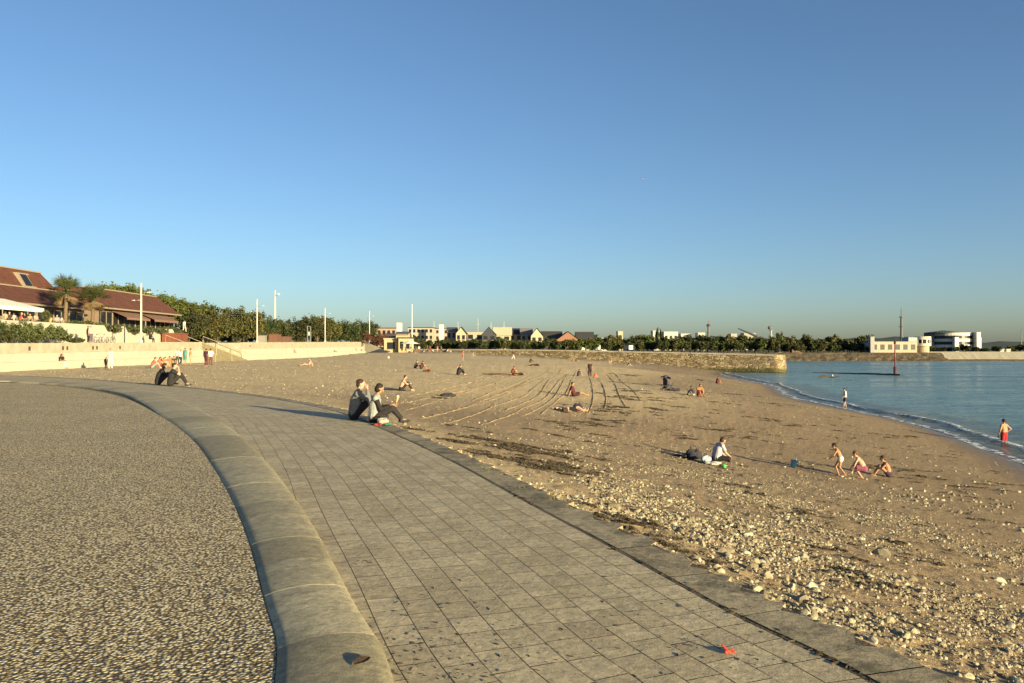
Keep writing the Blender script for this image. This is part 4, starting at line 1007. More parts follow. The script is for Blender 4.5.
# crowd by the flagpole
cols = [((.03,.02,.02),dark),((.22,.04,.04),(.03,.03,.05)),((.55,.5,.42),dark),((.35,.05,.06),(.4,.35,.28)),((.08,.10,.04),navy),((.6,.55,.5),(.15,.1,.1)),((.04,.04,.07),(.5,.45,.35))]
words = ['black','dark red','white','crimson','olive','cream','navy']
for i, px in enumerate([402,405.5,409,411,416,419,423,427.5,430,433,437.5,441,447,450]):
    c1, c2 = cols[i % 7]; y = 196+(i*7 % 11)-4; p = D(px, y); p.z = float(hz(p.x, p.y))
    person(0,0,['stand','walk','hug','stand','walk','stand','hug'][i % 7] if i < 12 else 'hug', (i*67) % 360, 'small figure in %s in the far crowd below the flagpole, number %d from the left' % (words[i % 7], i+1) if 0 else
      'small %s figure in %s in the flagpole crowd, %s' % (['standing','walking','sitting','standing','walking','standing','sitting'][i % 7] if i < 12 else 'sitting', words[i % 7], ['at its left end','beside the left end','left of the pole','just left of the pole','just right of the pole','right of the pole','in the middle','right of the middle','before the trees','under the pale houses','towards the right','near the right end','at the right end in front','at the extreme right end'][i]),
      1.7, ['tan','pink'][i % 2], c1, 'short', c2, 'long' if i % 2 else 'shorts', at=p)

# ------------------------------------------------------------------ small things on the beach
def lumpy(name, loc, dims, m, label, cat, seed=1, n=9, group=None, rz=0, vox=.02):
    rr = random.Random(seed); t = empty(name, loc, rz, label, cat, group); mb = MB()
    for _ in range(n): mb.ball((rr.uniform(-1,1)*dims[0]*.5, rr.uniform(-1,1)*dims[1]*.5, dims[2]*rr.uniform(.25,.6)), (dims[0]*rr.uniform(.2,.35), dims[1]*rr.uniform(.2,.35), dims[2]*rr.uniform(.3,.5)), 10, 7)
    mb.ball((0,0,dims[2]*.35), (dims[0]*.42, dims[1]*.42, dims[2]*.4)); o = remesh(mb, name+'_body', m, vox, t, 2); return t
def bag(loc, w_, d_, h_, m, label, seed, rz=0, strap=True, cat='bag'):
    t = empty('bag', loc, rz, label, cat); rr = random.Random(seed); mb = MB()
    for k in range(5): mb.ball((w_*.30*math.cos(k*1.3), d_*.22*math.sin(k*1.3), h_*(.35+.08*(k % 3))), (w_*.32, d_*.36, h_*.40))
    mb.capsule((-w_*.28,0,h_*.74), (w_*.28,0,h_*.74), d_*.16, d_*.16); remesh(mb, 'pouch', m, .012 if w_ < .6 else .02, t, 2)
    if strap: s_ = MB(); s_.tube([(-w_*.3,0,h_*.7), (-w_*.2,d_*.1,h_*1.15), (w_*.2,d_*.1,h_*1.15), (w_*.3,0,h_*.7)], .012); s_.build('strap', cmat((.03,.03,.03)), t, True)
    return t
g_ = G(694, 459); bag(g_, .5, .35, .38, cmat((.03,.03,.04)), 'dark rucksack standing on the shingle left of the cross-legged person', 1, .4)
g_ = G(687, 457.5); lumpy('jacket', g_, (.6,.4,.14), cmat((.025,.025,.03)), 'dark crumpled jacket lying on shingle left of the rucksack', 'jacket', 3)
g_ = G(706, 462.5); bag(g_, .42, .3, .26, cmat((.35,.40,.45)), 'pale blue-white beach bag between the rucksack and the cross-legged person', 4, 1.0)
g_ = G(713, 464.5); lumpy('towel', g_, (.4,.3,.1), cmat((.45,.43,.36)), 'pale crumpled towel on shingle in front of the cross-legged person', 'towel', 5)
def bucket(loc, c, label, h_=.2, tip=0.0):
    t = empty('bucket', loc, 0.7, label, 'toy bucket'); t.rotation_euler = (tip, 0, .7)
    mb = MB(); mb.tube([(0,0,0), (0,0,h_)], [h_*.36, h_*.5], 16); mb.tube([(0,0,h_*.92), (0,0,h_*1.0)], [h_*.54, h_*.54], 16); mb.build('pail', cmat(c, .4, 'plastic'), t)
    mb = MB(); mb.tube([(h_*.5*math.cos(a), 0, h_+h_*.45*math.sin(a)) for a in np.linspace(0, math.pi, 9)], .008, 6); mb.build('handle', cmat((.6,.6,.6), .4, 'plastic'), t); return t
bucket(G(793, 467), (.12,.30,.42), 'light blue toy bucket on the sand left of the children', .24, .25)
bucket(G(722, 467), (.05,.55,.08), 'bright green toy pot on shingle in front of the cross-legged person', .12, 1.2)
def toy_fish(loc):
    t = empty('toy', loc, .6, 'small red plastic toy lying on the pavers at the bottom', 'toy'); mb = MB()
    mb.capsule((-.03,0,.012), (.035,0,.012), .012, .009); mb.capsule((-.01,0,.012), (-.025,.03,.045), .009, .006); mb.capsule((0,0,.012), (.02,-.03,.012), .008, .006); mb.capsule((.03,0,.012), (.055,.012,.008), .008, .004)
    remesh(mb, 'toy_body', cmat((.50,.05,.03), .4, 'plastic'), .004, t, 1); t.scale = (.95,.95,.95)
toy_fish(P(729, 653, ZP+.002))
t = empty('dead_leaf', P(362, 663, .043), -.6, 'dark brown curled leaf lying on the rounded kerb stone', 'leaf'); mb = MB()
V = []; 
for i in range(9):
    u = i/8; w2 = .032*math.sin(math.pi*min(1, u*1.02))**.7*(1 if i % 2 else .8)+.001
    V += [(-w2, u*.12-.06, .012+.012*math.sin(u*3)), (0, u*.12-.06, .004+.006*math.sin(u*3)), (w2, u*.12-.06, .014)]
Fc = [(i*3+k, i*3+k+1, i*3+k+4, i*3+k+3) for i in range(8) for k in range(2)]; mb.add(V, Fc); o = mb.build('leaf_blade', cmat((.05,.03,.018), .7, 'leafy'), t); md = o.modifiers.new('s', 'SOLIDIFY'); md.thickness = .002
# by the near pair
bc = P(383, 424, ZP); bag(bc, .24, .18, .16, cmat((.36,.32,.27)), 'pale carrier bag at the feet of the person in the grey vest', 8, .5)
lumpy('towel', P(378, 425.5, ZP), (.16,.14,.07), cmat((.25,.04,.04)), 'red cloth lying between the pale bag and the person in the grey vest', 'cloth', 9)
lumpy('towel', P(387, 425.5, ZP), (.13,.14,.08), cmat((.03,.20,.13)), 'green cloth lying right of the pale bag', 'cloth', 10)
# towels, bags further off
def towel(px, py, w_, l_, c, label, rz=0, group=None, h_=.05):
    p = G(px, py); t = empty('towel', p, rz, label, 'towel', group); mb = MB(); n = 8; V = []; rr = random.Random(int(px))
    for i in range(n+1):
        for j in range(5): x = (i/n-.5)*l_; y = (j/4-.5)*w_; V.append((x, y, float(hz(p.x+x, p.y+y))-p.z+h_+rr.uniform(-.015,.02)))
    mb.add(V, [(i*5+j, i*5+j+1, i*5+j+6, i*5+j+5) for i in range(n) for j in range(4)]); o = mb.build('cloth', cmat(c), t); md = o.modifiers.new('s', 'SOLIDIFY'); md.thickness = .02; return t
towel(393, 390.5, .7, 1.4, (.03,.025,.03), 'dark towel spread left of the bare-backed sitter')
towel(492, 374.5, .8, 1.8, (.20,.08,.05), 'leftmost orange towel of the row far out on the sand'); towel(499, 374, .8, 1.8, (.28,.10,.05), 'middle orange towel of the row far out on the sand'); towel(505, 374, .8, 1.6, (.22,.07,.04), 'rightmost orange towel of the row far out on the sand')
g_ = G(448, 397); bag(g_, .75, .35, .22, cmat((.03,.03,.035)), 'dark holdall lying alone on the sand before the raked lines', 12, .3)
g_ = G(439, 398.5); towel(440, 398.5, .5, .8, (.05,.045,.04), 'dark scrap of cloth lying left of the lone holdall')
g_ = G(578, 410.5); bag(g_, .45, .3, .42, cmat((.03,.03,.045)), 'dark rucksack beside the sunbather amid the raked lines', 13, .3)
g_ = G(565, 412.5); bag(g_, .3, .25, .3, cmat((.06,.03,.02)), 'brown bag at the left side of the sunbather amid raked lines', 14, .3)
g_ = G(427, 372); lumpy('bag', g_, (.5,.3,.25), cmat((.10,.03,.02)), 'small brown bag on the sand near the far pair', 'bag', 15)
g_ = G(388.5, 358.5); mb = MB(); t = empty('ball', g_, 0, 'white ball lying on the far sand before the cream ramp', 'ball'); mb.ball((0,0,.2), .2, 14, 10); mb.build('ball_shell', cmat((.7,.68,.6)), t, True)
g_ = G(105, 380.5)
# pushchair
def pushchair(loc):
    t = empty('pushchair', loc, R(-60), 'dark pushchair with raised hood standing on the sand left of the person in orange', 'pushchair')
    mb = MB(); N = 9; 
    for s in (-1, 1):
        mb.tube([(s*.22,-.35,1.0),(s*.22,-.15,.75),(s*.22,.35,.2)], .016); mb.tube([(s*.22,.25,.62),(s*.22,-.25,.12)], .016)
    mb.tube([(-.22,-.35,1.0),(.22,-.35,1.0)], .018); mb.tube([(-.22,-.25,.12),(.22,-.25,.12)], .014); mb.tube([(-.22,.35,.2),(.22,.35,.2)], .014); mb.build('frame', cmat((.10,.10,.11), .4, 'metal'), t)
    mb = MB(); mb.box(-.21,.21,-.05,.30,.38,.44); mb.box(-.21,.21,-.17,-.08,.40,.9); mb.build('seat', cmat((.03,.03,.05)), t)
    mb = MB(); V = []
    for i in range(8):
        a = math.pi*.05+i/7*math.pi*.75
        for j in range(7): x = (j/6-.5)*.46; V.append((x, -.12+.32*math.cos(a)*1.0, .78+.30*math.sin(a)*(1-.25*abs(j/3-1)**2)))
    mb.add(V, [(i*7+j, i*7+j+1, i*7+j+8, i*7+j+7) for i in range(7) for j in range(6)]); o = mb.build('hood', cmat((.06,.05,.09)), t, True); md = o.modifiers.new('s', 'SOLIDIFY'); md.thickness = .02
    for (x, y) in ((-.24,.37),(.24,.37),(-.24,-.27),(.24,-.27)):
        mb = MB(); r_ = .11; mb.tube([(x+.02*0, y+r_*math.cos(a), .11+r_*math.sin(a)) for a in np.linspace(0, 2*math.pi, 17)], .02, 8, cap=False); mb.tube([(x-.02,y,.11),(x+.02,y,.11)], .03, 8); mb.build('wheel', cmat((.02,.02,.02)), t, True)
    mb = MB(); mb.box(-.18,.18,-.2,.25,.16,.32); mb.build('basket', cmat((.04,.04,.04)), t); t.scale = (1.15,1.15,1.15)
pushchair(G(667, 391))
g_ = G(673, 391.5); lumpy('bag', g_, (.8,.4,.25), cmat((.03,.025,.035)), 'dark bag lying on the sand right of the pushchair', 'bag', 21)
g_ = G(822, 377.5)
# low rocks awash and the submerged sill with its marker
def rock(p, sc, label, k=0, cat='rock'):
    t = empty('rock', p, .3*k, label, cat); o = link(bpy.data.objects.new('rock_body', BV[k].copy())); o.data.materials.clear(); o.data.materials.append(M['rubble']); o.parent = t; o.scale = sc; return t
for i, (px, py, s3, lab) in enumerate([(824,377,(.9,.4,.5),'leftmost dark rock awash in the bay'),(830,377.4,(2.2,.5,.35),'long low dark rock awash in the middle of the little reef'),(837,377.6,(1.6,.5,.3),'rightmost low dark rock of the little reef')]):
    rock(P(px, py, ZW), s3, lab, i)
t = empty('seabird', P(832.5, 376.6, ZW+.25), 1.2, 'white gull sitting on the low reef in the bay', 'bird'); mb = MB(); mb.ball((0,0,.16), (.26,.12,.13)); mb.capsule((.2,0,.2), (.27,0,.32), .05, .06); mb.cone((.3,0,.32), (.40,0,.30), .025, .005); mb.cone((-.2,0,.16), (-.42,0,.18), .08, .02); remesh(mb, 'body', cmat((.8,.8,.78)), .02, t, 1)
sp_ = P(895, 375.2, ZW); t = empty('submerged_wall', (sp_.x, sp_.y, ZW), 0, 'long low dark sill breaking the water surface, reaching left from the red marker', 'sea wall')
e1 = P(812, 372.6, ZW)-Vector((sp_.x, sp_.y, ZW)); e2 = P(902, 375.4, ZW)-Vector((sp_.x, sp_.y, ZW)); mb = MB(); rr = random.Random(3); n = 46; V = []
dd = (e2-e1).normalized(); nn = Vector((-dd.y, dd.x, 0))
for i in range(n+1):
    p = e1.lerp(e2, i/n); z = .04+.22*min(1, i/n*1.4)+rr.uniform(-.05,.05); V += [p-nn*1.3+Vector((0,0,-.8)), p-nn*.6+Vector((0,0,z)), p+nn*.6+Vector((0,0,z*.9)), p+nn*1.3+Vector((0,0,-.8))]
mb.add(V, [(i*4+k, i*4+k+1, i*4+k+5, i*4+k+4) for i in range(n) for k in range(3)]+[(0,1,2,3),(n*4+3,n*4+2,n*4+1,n*4)]); mb.build('stonework', mat('weedy_stone', (.02,.018,.013), .8, (.045,.04,.028), 1), t)
t = empty('channel_marker', (sp_.x, sp_.y, ZW), 0, 'tall red channel marker pole standing in the bay at the end of the dark sill', 'marker post')
hh = (375.2-341.5)/F*sp_.y; M['red'] = cmat((.30,.035,.022), .5, 'paint')
MB().tube([(0,0,-1),(0,0,.25*hh)], .28, 12).build('foot', mat('rusty', (.03,.02,.02), .8, (.12,.03,.02), 3), t, True)
MB().tube([(0,0,.22*hh),(0,0,hh*.93)], [.13,.11], 12).build('pole', M['red'], t, True)
mb = MB(); mb.tube([(0,0,hh*.93),(0,0,hh*.95)], .24, 10); mb.tube([(0,0,hh*.95),(0,0,hh*1.02)], .2, 10); mb.build('topmark', cmat((.06,.03,.03)), t)

# ------------------------------------------------------------------ lamps, poles, masts
M['white'] = cmat((.62,.60,.54), .5, 'white_paint')
def lamp(px, x, ytop, label, arms=((.0,1,.16),(1,-1,.28)), name='street_lamp', r_=.11):
    y = x/((px-512)/F) if x else None; z0 = wall_top(y)-.05; zt = Z(ytop, y); h_ = zt-z0
    t = empty(name, (x, y, z0), 0, label, 'street lamp', 'white promenade lamp posts with two arms')
    MB().tube([(0,0,0),(0,0,h_)], [r_, r_*.75], 12).build('post', M['white'], t, True)
    MB().tube([(0,0,0),(0,0,.35)], r_*1.8, 12).build('base', M['white'], t, True)
    for (_, s, dn) in arms:
        L = 1.35; zz_ = h_*(1-dn); a = empty_child('arm', t)
        mb = MB(); mb.tube([(0,0,zz_-.05),(s*L*.8,-s*L*.5,zz_)], .035, 8); o = mb.build('arm', M['white'], t, True)
        m2 = MB(); m2.ball((s*L*.85,-s*L*.53,zz_-.02), (.32,.20,.07), 12, 6); m2.build('lamp_head', cmat((.55,.54,.5), .4, 'lamp_metal'), o, True)
    return t
def empty_child(*a): return None
lamp(141, -42.0, 283, 'nearest white lamp post with two arms, in front of the red-roofed building')
lamp(257, -42.0, 299, 'white two-armed lamp post just right of the stairs before the dark trees')
lamp(325, -42.0, 308, 'white two-armed lamp post before dark trees, third along the promenade')
lamp(369.5, -42.0, 311, 'white lamp post at the far end of the wall beside the reddish shrub')
t = empty('floodlight_mast', (-60, 60/((512-275)/F), 2.3), 0, 'tall pale floodlight mast rising out of the dark trees', 'mast'); y_ = t.location.y; h_ = Z(290.5, y_)-2.3
MB().tube([(0,0,0),(0,0,h_)], [.22,.16], 10).build('pole', M['white'], t, True)
mb = MB(); mb.tube([(0,0,h_-1.6),(1.2,-.8,h_-1.0)], .06, 8); mb.build('arm', M['white'], t, True); mb = MB(); mb.box(1.0,1.4,-1.1,-.6,h_-1.2,h_-.75); mb.build('floodlight', M['white'], t)
p = D(412, 215); p.z = float(hz(p.x, p.y)); t = empty('flagpole', p, 0, 'tall bare white flagpole above the far crowd', 'flagpole'); h_ = Z(304.5, 215)-p.z
MB().tube([(0,0,0),(0,0,h_)], [.20,.11], 10).build('pole', M['white'], t, True); MB().ball((0,0,h_), .16).build('finial', M['white'], t, True); MB().tube([(0,0,0),(0,0,.5)], .45, 12).build('base', M['wallcream'], t)
# bird
t = empty('seagull', (P(643,178,0)-Vector((0,0,0))) if 0 else Vector(((643-512)/F*160, 160, Z(178,160))), .6, 'small dark gull flying high in the clear sky', 'bird'); mb = MB(); mb.ball((0,0,0), (.25,.08,.08)); mb.capsule((.2,0,.02),(.3,0,.03),.05,.04)
for s in (-1, 1): mb.capsule((0,s*.05,.03),(.05,s*.35,.16),.05,.035); mb.capsule((.05,s*.35,.16),(-.08,s*.62,.08),.035,.015)
remesh(mb, 'body', cmat((.25,.25,.26)), .03, t, 1)

# ------------------------------------------------------------------ vegetation
def m_leaf(nm, c0, c1, c2):
    a = NT(nm); oi = a.n.new('ShaderNodeObjectInfo'); tn = a.attr('tone')
    col = a.ramp(tn, [(0, tuple(x*.88 for x in c0)), (.55, tuple(x*.88 for x in c1)), (1, tuple(x*.88 for x in c2))]); hv = a.n.new('ShaderNodeHueSaturation'); a.l.new(col, hv.inputs['Color'])
    a.l.new(a.mrange(oi.outputs['Random'], 0, 1, .75, 1.25), hv.inputs['Value']); a.l.new(a.mrange(oi.outputs['Random'], 0, 1, .48, .515), hv.inputs['Hue'])
    return a.done(hv.outputs['Color'], .75)
M['leaf_dark'] = m_leaf('foliage_dark', (.018,.026,.008), (.04,.05,.014), (.075,.075,.022))
M['leaf_pine'] = m_leaf('foliage_pine', (.035,.05,.010), (.075,.095,.018), (.13,.14,.03))
M['leaf_gold'] = m_leaf('foliage_gold', (.03,.038,.010), (.07,.072,.018), (.12,.095,.026))
M['leaf_shrub'] = m_leaf('foliage_shrub', (.035,.045,.014), (.07,.085,.028), (.12,.13,.05))
M['leaf_red'] = m_leaf('foliage_red', (.07,.03,.02), (.13,.05,.03), (.17,.07,.04))
M['bark'] = mat('bark', (.07,.055,.04), .95, (.13,.105,.075), 3, .6)
def crown_mesh(name, m, rx, ry, rz, zc, nclump, nleaf, ls, seed, squash=0.0, lobes=None):
    g = np.random.default_rng(seed); lobes = lobes or [(0,0,0,1)]
    lob = [(g.uniform(-.5,.5)*rx, g.uniform(-.5,.5)*ry, g.uniform(-.35,.45)*rz, g.uniform(.45,.7)) for _ in range(7)]+[(0,0,-.05*rz,.75)]
    cc, ct = [], []
    while len(cc) < nclump:
        lx, ly, lz, lr = lob[g.integers(len(lob))]; d = g.normal(0, 1, 3); d /= np.linalg.norm(d); r_ = g.uniform(.55, 1.0)
        c = np.array([lx, ly, lz])+d*np.array([rx, ry, rz])*lr*r_
        if c[2] < -rz*.85: continue
        cc.append(c); ct.append(g.uniform(0, .75))
    cc = np.array(cc); ct = np.array(ct); n = nclump*nleaf
    cen = np.repeat(cc, nleaf, 0)+g.normal(0, 1, (n, 3))*min(rx, rz)*.115; tone = np.clip(np.repeat(ct, nleaf)+g.uniform(-.1,.25,n), 0, 1)
    u = g.normal(0, 1, (n, 3)); u /= np.linalg.norm(u, axis=1)[:, None]; w_ = g.normal(0, 1, (n, 3)); v_ = np.cross(u, w_); v_ /= np.linalg.norm(v_, axis=1)[:, None]
    sz = ls*g.uniform(.6, 1.4, (n, 1)); a = u*sz; b = v_*sz*.55; cen[:, 2] += zc
    V = np.stack([cen-a, cen+b, cen+a, cen-b], 1).reshape(-1, 3); Fq = np.arange(n*4).reshape(-1, 4)
    return V, Fq, np.repeat(tone, 4), cc+np.array([0,0,zc])
def make_tree(name, label, cat, m, h, w_, seed, loc, nclump=110, nleaf=26, ls=.22, trunk=.25, cb=.25, group=None, limbs=6):
    """h total height, w crown width, cb crown base fraction"""
    t = empty(name, loc, 0, label, cat, group); rz = h*(1-cb)/2; zc = h*cb+rz
    V, Fq, tn, cc = crown_mesh(name, m, w_/2*.8, w_/2*.8, rz*.85, zc, nclump, nleaf, ls, seed)
    o = npmesh('crown', V, Fq, m, False, {'tone': ('POINT', tn)}); o.parent = t
    rr = random.Random(seed); mb = MB(); b = Vector((rr.uniform(-.2,.2), rr.uniform(-.2,.2), h*cb)); top = Vector((rr.uniform(-.4,.4), rr.uniform(-.4,.4), zc+rz*.3))
    mb.tube([(0,0,-.3), b*.5, b, top], [trunk*1.2, trunk, trunk*.85, trunk*.25], 8)
    for k in range(limbs): e = Vector(cc[rr.randrange(len(cc))]); s0 = b.lerp(top, rr.uniform(0,.6)); mb.tube([s0, s0.lerp(e, .5)+Vector((0,0,.15*h/6)), e], [trunk*.5, trunk*.3, trunk*.08], 6)
    mb.build('trunk', M['bark'], t, True); note_kids(t); return t
def place(proto, first, loc, rz, sc, label, group=None):
    if first.pop(proto.name, None): proto.location = loc; proto.rotation_euler = (0,0,rz); proto.scale = sc; proto['label'] = label; (group and proto.__setitem__('group', group)); return proto
    return copy_tree(proto, loc, rz, sc, label, group)
# dark evergreen trees behind the seating wall (right of the stairs) and stone pines behind the building
dk = [make_tree('holm_oak', 'x', 'tree', M[['leaf_dark','leaf_dark','leaf_gold'][k]], 8, 9.5, 30+k, (0,0,0), 190, 34, .24, .25, .0) for k in range(3)]
first = {p.name: 1 for p in dk}
rows = [(190,-50,305,1,'pale-green edge tree beside the stair head'),(203,-53,300,0,'dark tree behind the stair head'),(217,-50,303,2,'bushy tree right above the stairs'),(232,-54,301,2,'tall olive-brown tree behind the second lamp post'),(244,-51,305,2,'golden-brown tree just left of the second lamp post'),
  (258,-56,310,0,'dark tree behind the second lamp post'),(268,-51,316,0,'low dark tree right of the second lamp post'),(282,-54,316,1,'dark tree below the floodlight mast'),(295,-57,317,0,'dark tree left of the metal frame stand'),(306,-52,313,1,'dark tree above the metal frame stand'),(318,-55,312,2,'olive tree left of the third lamp post'),
  (330,-53,313,2,'bushy tree behind the third lamp post'),(341,-56,319,0,'dark tree right of the third lamp post'),(351,-53,318,1,'rounded dark tree before the reddish shrub'),(361,-57,319,0,'dark tree at the end of the promenade row'),(366,-62,318,1,'last dark tree behind the far lamp post')]
for i, (px, x, yt, k, lab) in enumerate(rows):
    yt += 2 if px < 256 else 0; y = x/((px-512)/F); H = Z(yt, y)-wall_top(y); hs = H/8.0; place(dk[k], first, (x, y, wall_top(y)-.1), i*1.3, (hs*1.05, hs*1.05, hs), lab, 'trees along the promenade')
pn = [make_tree('pine', 'x', 'tree', M['leaf_pine'], 9, 8, 50+k, (0,0,0), 120, 34, .20, .22, .4) for k in range(2)]
first.update({p.name: 1 for p in pn})
for i, (px, yt, x, lab) in enumerate([(95,284,-70,'bright green pine above the roof beside the right palm'),(108,281,-72,'bright pine peeping over the roof, second from the palms'),(122,280,-70,'tallest bright pine left of the nearest lamp post'),(136,284,-73,'bright pine right behind the nearest lamp post'),(150,288,-71,'small bright pine over the middle of the right roof'),(163,293,-66,'low bright pine over the right end of the roof'),(176,295,-60,'rounded bright pine at the right roof end'),(188,299,-58,'bright pine between the roof end and the dark trees'),(87,287,-68,'bright pine low between the two palms'),(200,302,-64,'bright pine just before the dark trees')]):
    y = x/((px-512)/F); H = Z(yt, y)-2.3; hs = H/9.0; place(pn[i % 2], first, (x, y, 2.3), i*1.7, (hs,hs,hs), lab, 'bright pines behind the red-roofed building')
for i, px in enumerate([196, 212, 229, 246, 263, 281, 299, 317, 335, 352, 364]):
    y = -57.5/((px-512)/F); dy = abs(-57.5/((px+9-512)/F)-y)*1.25
    t = empty('hedge', (-57.5, y, wall_top(y)-.2), 0, ['dark hedge at the stair head','dark hedge under the bushy tree by the stairs','dark hedge left of the second lamp post','dark hedge behind the second lamp post','dark hedge behind the reddish cabinets','dark hedge below the floodlight mast','dark hedge left of the metal frame stand','dark hedge left of the third lamp post','dark hedge right of the third lamp post','dark hedge near the end of the tree row','dark hedge at the far end of the tree row'][i], 'hedge', 'dark hedges behind the promenade trees')
    V, Fq, tn, cc = crown_mesh('h', None, 1.6, dy, 1.9, 1.7, 150, 30, .26, 160+i); o = npmesh('foliage', V, Fq, M['leaf_dark'], False, {'tone': ('POINT', tn)}); o.parent = t
    mb = MB(); [mb.tube([(0,k*dy*.5,0), (.1,k*dy*.5,1.6)], [.08,.04], 6) for k in (-1,0,1)]; mb.build('stem', M['bark'], t)
# shrubs on the terrace and planting bank
def shrub(px, x, z, w_, h_, lab, m='leaf_shrub', seed=1, grp='shrubs around the terrace', d=None, nc=60):
    y = x/((px-512)/F) if d is None else d; xx = x if d is None else (px-512)/F*d
    t = empty('shrub', (xx, y, z), seed, lab, 'shrub', grp); V, Fq, tn, cc = crown_mesh('shrub', None, w_/2*.8, w_/2*.8, h_/2, h_/2, nc, 30, .09, seed)
    o = npmesh('foliage', V, Fq, M[m], False, {'tone': ('POINT', tn)}); o.parent = t
    mb = MB(); [mb.tube([(0,0,-.1), tuple(cc[k*3])], [.04,.015], 6) for k in range(4)]; mb.build('stem', M['bark'], t); return t
PX = [(2,3.0,2.2,'broad dark shrub at the far left edge above the wall'),(16,3.2,2.0,'bushy shrub below the white awning, second from the left edge'),(28,3.2,1.9,'bushy shrub below the terrace diners, middle of the bank'),(40,3.0,1.9,'bushy shrub on the bank left of the last one'),(51,2.8,1.8,'bushy shrub before the cream terrace wall'),(61,2.4,1.5,'last shrub of the planted bank, next to the cream terrace wall')]
for i, (px, w_, h_, lab) in enumerate(PX): p = prom(px, -43.6); shrub(px, -43.6, p.z, w_, h_, lab, seed=60+i, grp='shrubs on the planted bank')
for i, (px, w_, h_, lab) in enumerate([(6,2.4,1.2,'dark low shrub in the front row at the far left'),(34,2.2,1.0,'dark low shrub in the front row of the bank'),(72,1.6,.5,'low plants at the foot of the terrace wall left of the pair'),(79,1.6,.5,'low plants at the foot of the terrace wall beside the pair')]): p = prom(px, -42.9); shrub(px, -42.9, p.z, w_, h_, lab, 'leaf_dark', seed=80+i, grp='shrubs on the planted bank')

# ------------------------------------------------------------------ terrace and red-roofed buildings
TZ = 4.2
tw = empty('terrace_wall', (-46, 60, 0), 0, 'cream retaining wall below the terrace, with dips where shrubs hang over', 'wall')
mb = MB(); ya = [20, 80.5, 92]; y0 = -40.0; ytops = []
yy = 20-60
def ypx(px, x=-46): return x/((px-512)/F)
notch = [ypx(112), ypx(132), ypx(146.5), ypx(160), ypx(178)]
N = 260; V = []; ys0, ys1 = 45, ypx(186)
for i in range(N+1):
    y = ys0+(ys1-ys0)*i/N; z = 4.25
    for nq in notch:
        q = abs(y-nq); 
        if q < 1.7: z = min(z, 3.55+max(0, (q-1.0))*1.0)
    if y > ypx(182): z = min(z, 4.25-(y-ypx(182))*1.1)
    for X_ in (0.0, -.35): V.append((X_, y-60, z)); V.append((X_, y-60, 1.5))
Fc = []
for i in range(N): b = i*4; c = b+4; Fc += [(b, c, c+2, b+2), (b, b+1, c+1, c), (b+2, c+2, c+3, b+3)]
mb.add(V, Fc+[(0,2,3,1), (N*4, N*4+1, N*4+3, N*4+2)]); mb.build('wall_face', M['wallcream'], tw)
o = MB().box(-200, -46.36, 30, ys1-1, 2.1, TZ-.35).build('terrace_ground', M['soil']); tag(o, kind='structure')
for i, nq in enumerate(notch):
    t = empty('shrub', (-45.9, nq, 3.25), i, ['rounded green shrub in the leftmost dip of the terrace wall','rounded green shrub in the dip just left of the nearest lamp post','rounded green shrub in the dip right of the nearest lamp post','rounded green shrub in the fourth dip of the terrace wall','rounded green shrub in the last dip of the terrace wall'][i], 'shrub', 'clipped shrubs hanging over the terrace wall')
    V, Fq, tn, cc = crown_mesh('s', None, .9, 1.25, .62, .62, 46, 34, .07, 100+i); o = npmesh('foliage', V, Fq, M['leaf_pine'] if 0 else M['leaf_shrub'], False, {'tone': ('POINT', tn)}); o.parent = t
    MB().tube([(-.3,0,0),(-.3,0,.7)], .05).build('stem', M['bark'], t)
for i, (px, x, w_, h_, lab) in enumerate([(75,-47.5,3,1.1,'bright hedge behind the terrace wall, left of the palms'),(84,-47.5,3,1.0,'bright hedge between the two palms'),(100,-47.5,3,.9,'low green hedge right of the palms'),(122,-47.5,3,.8,'low green hedge before the dark terrace front'),(152,-48,4,.8,'low hedge right of the nearest lamp post'),(170,-48,4,.9,'low hedge near the right end of the terrace'),(47,-47.5,1.4,1.9,'upright green shrub at the end of the white awning')]):
    shrub(px, x, TZ-.4, w_, h_, lab, seed=120+i)
def m_roof():
    a = NT('roof_tile'); v = a.sep(2); 
    row = a.math('FRACT', a.math('MULTIPLY', v, 3.2)); n = a.noise(1.2, 5, .6)
    col = a.ramp(n, [(.3, (.072,.028,.019)), (.7, (.11,.042,.027))]); col = a.mix(col, (.06,.022,.014), a.mrange(row, .0, .14, .7, 0))
    mp = a.n.new('ShaderNodeMapping'); mp.inputs['Scale'].default_value = (3, 4.2, 3.2); a.l.new(a.pos, mp.inputs[0])
    col = a.mix(col, a.ramp(a.vor(1, out='Color', vec=mp.outputs[0]), [(0, (.85,.85,.85)), (1, (1.15,1.15,1.15))]), 1, 'MULTIPLY')
    return a.done(col, .8, a.bump(row, .8, .06))
M['roof'] = m_roof(); M['trim'] = cmat((.27,.22,.165), .7, 'trim'); M['glass'] = mat('dark_glass', (.015,.017,.02), .35, spec=.3); M['render'] = mat('brown_render', (.16,.12,.085), .9, (.2,.15,.11), 2)
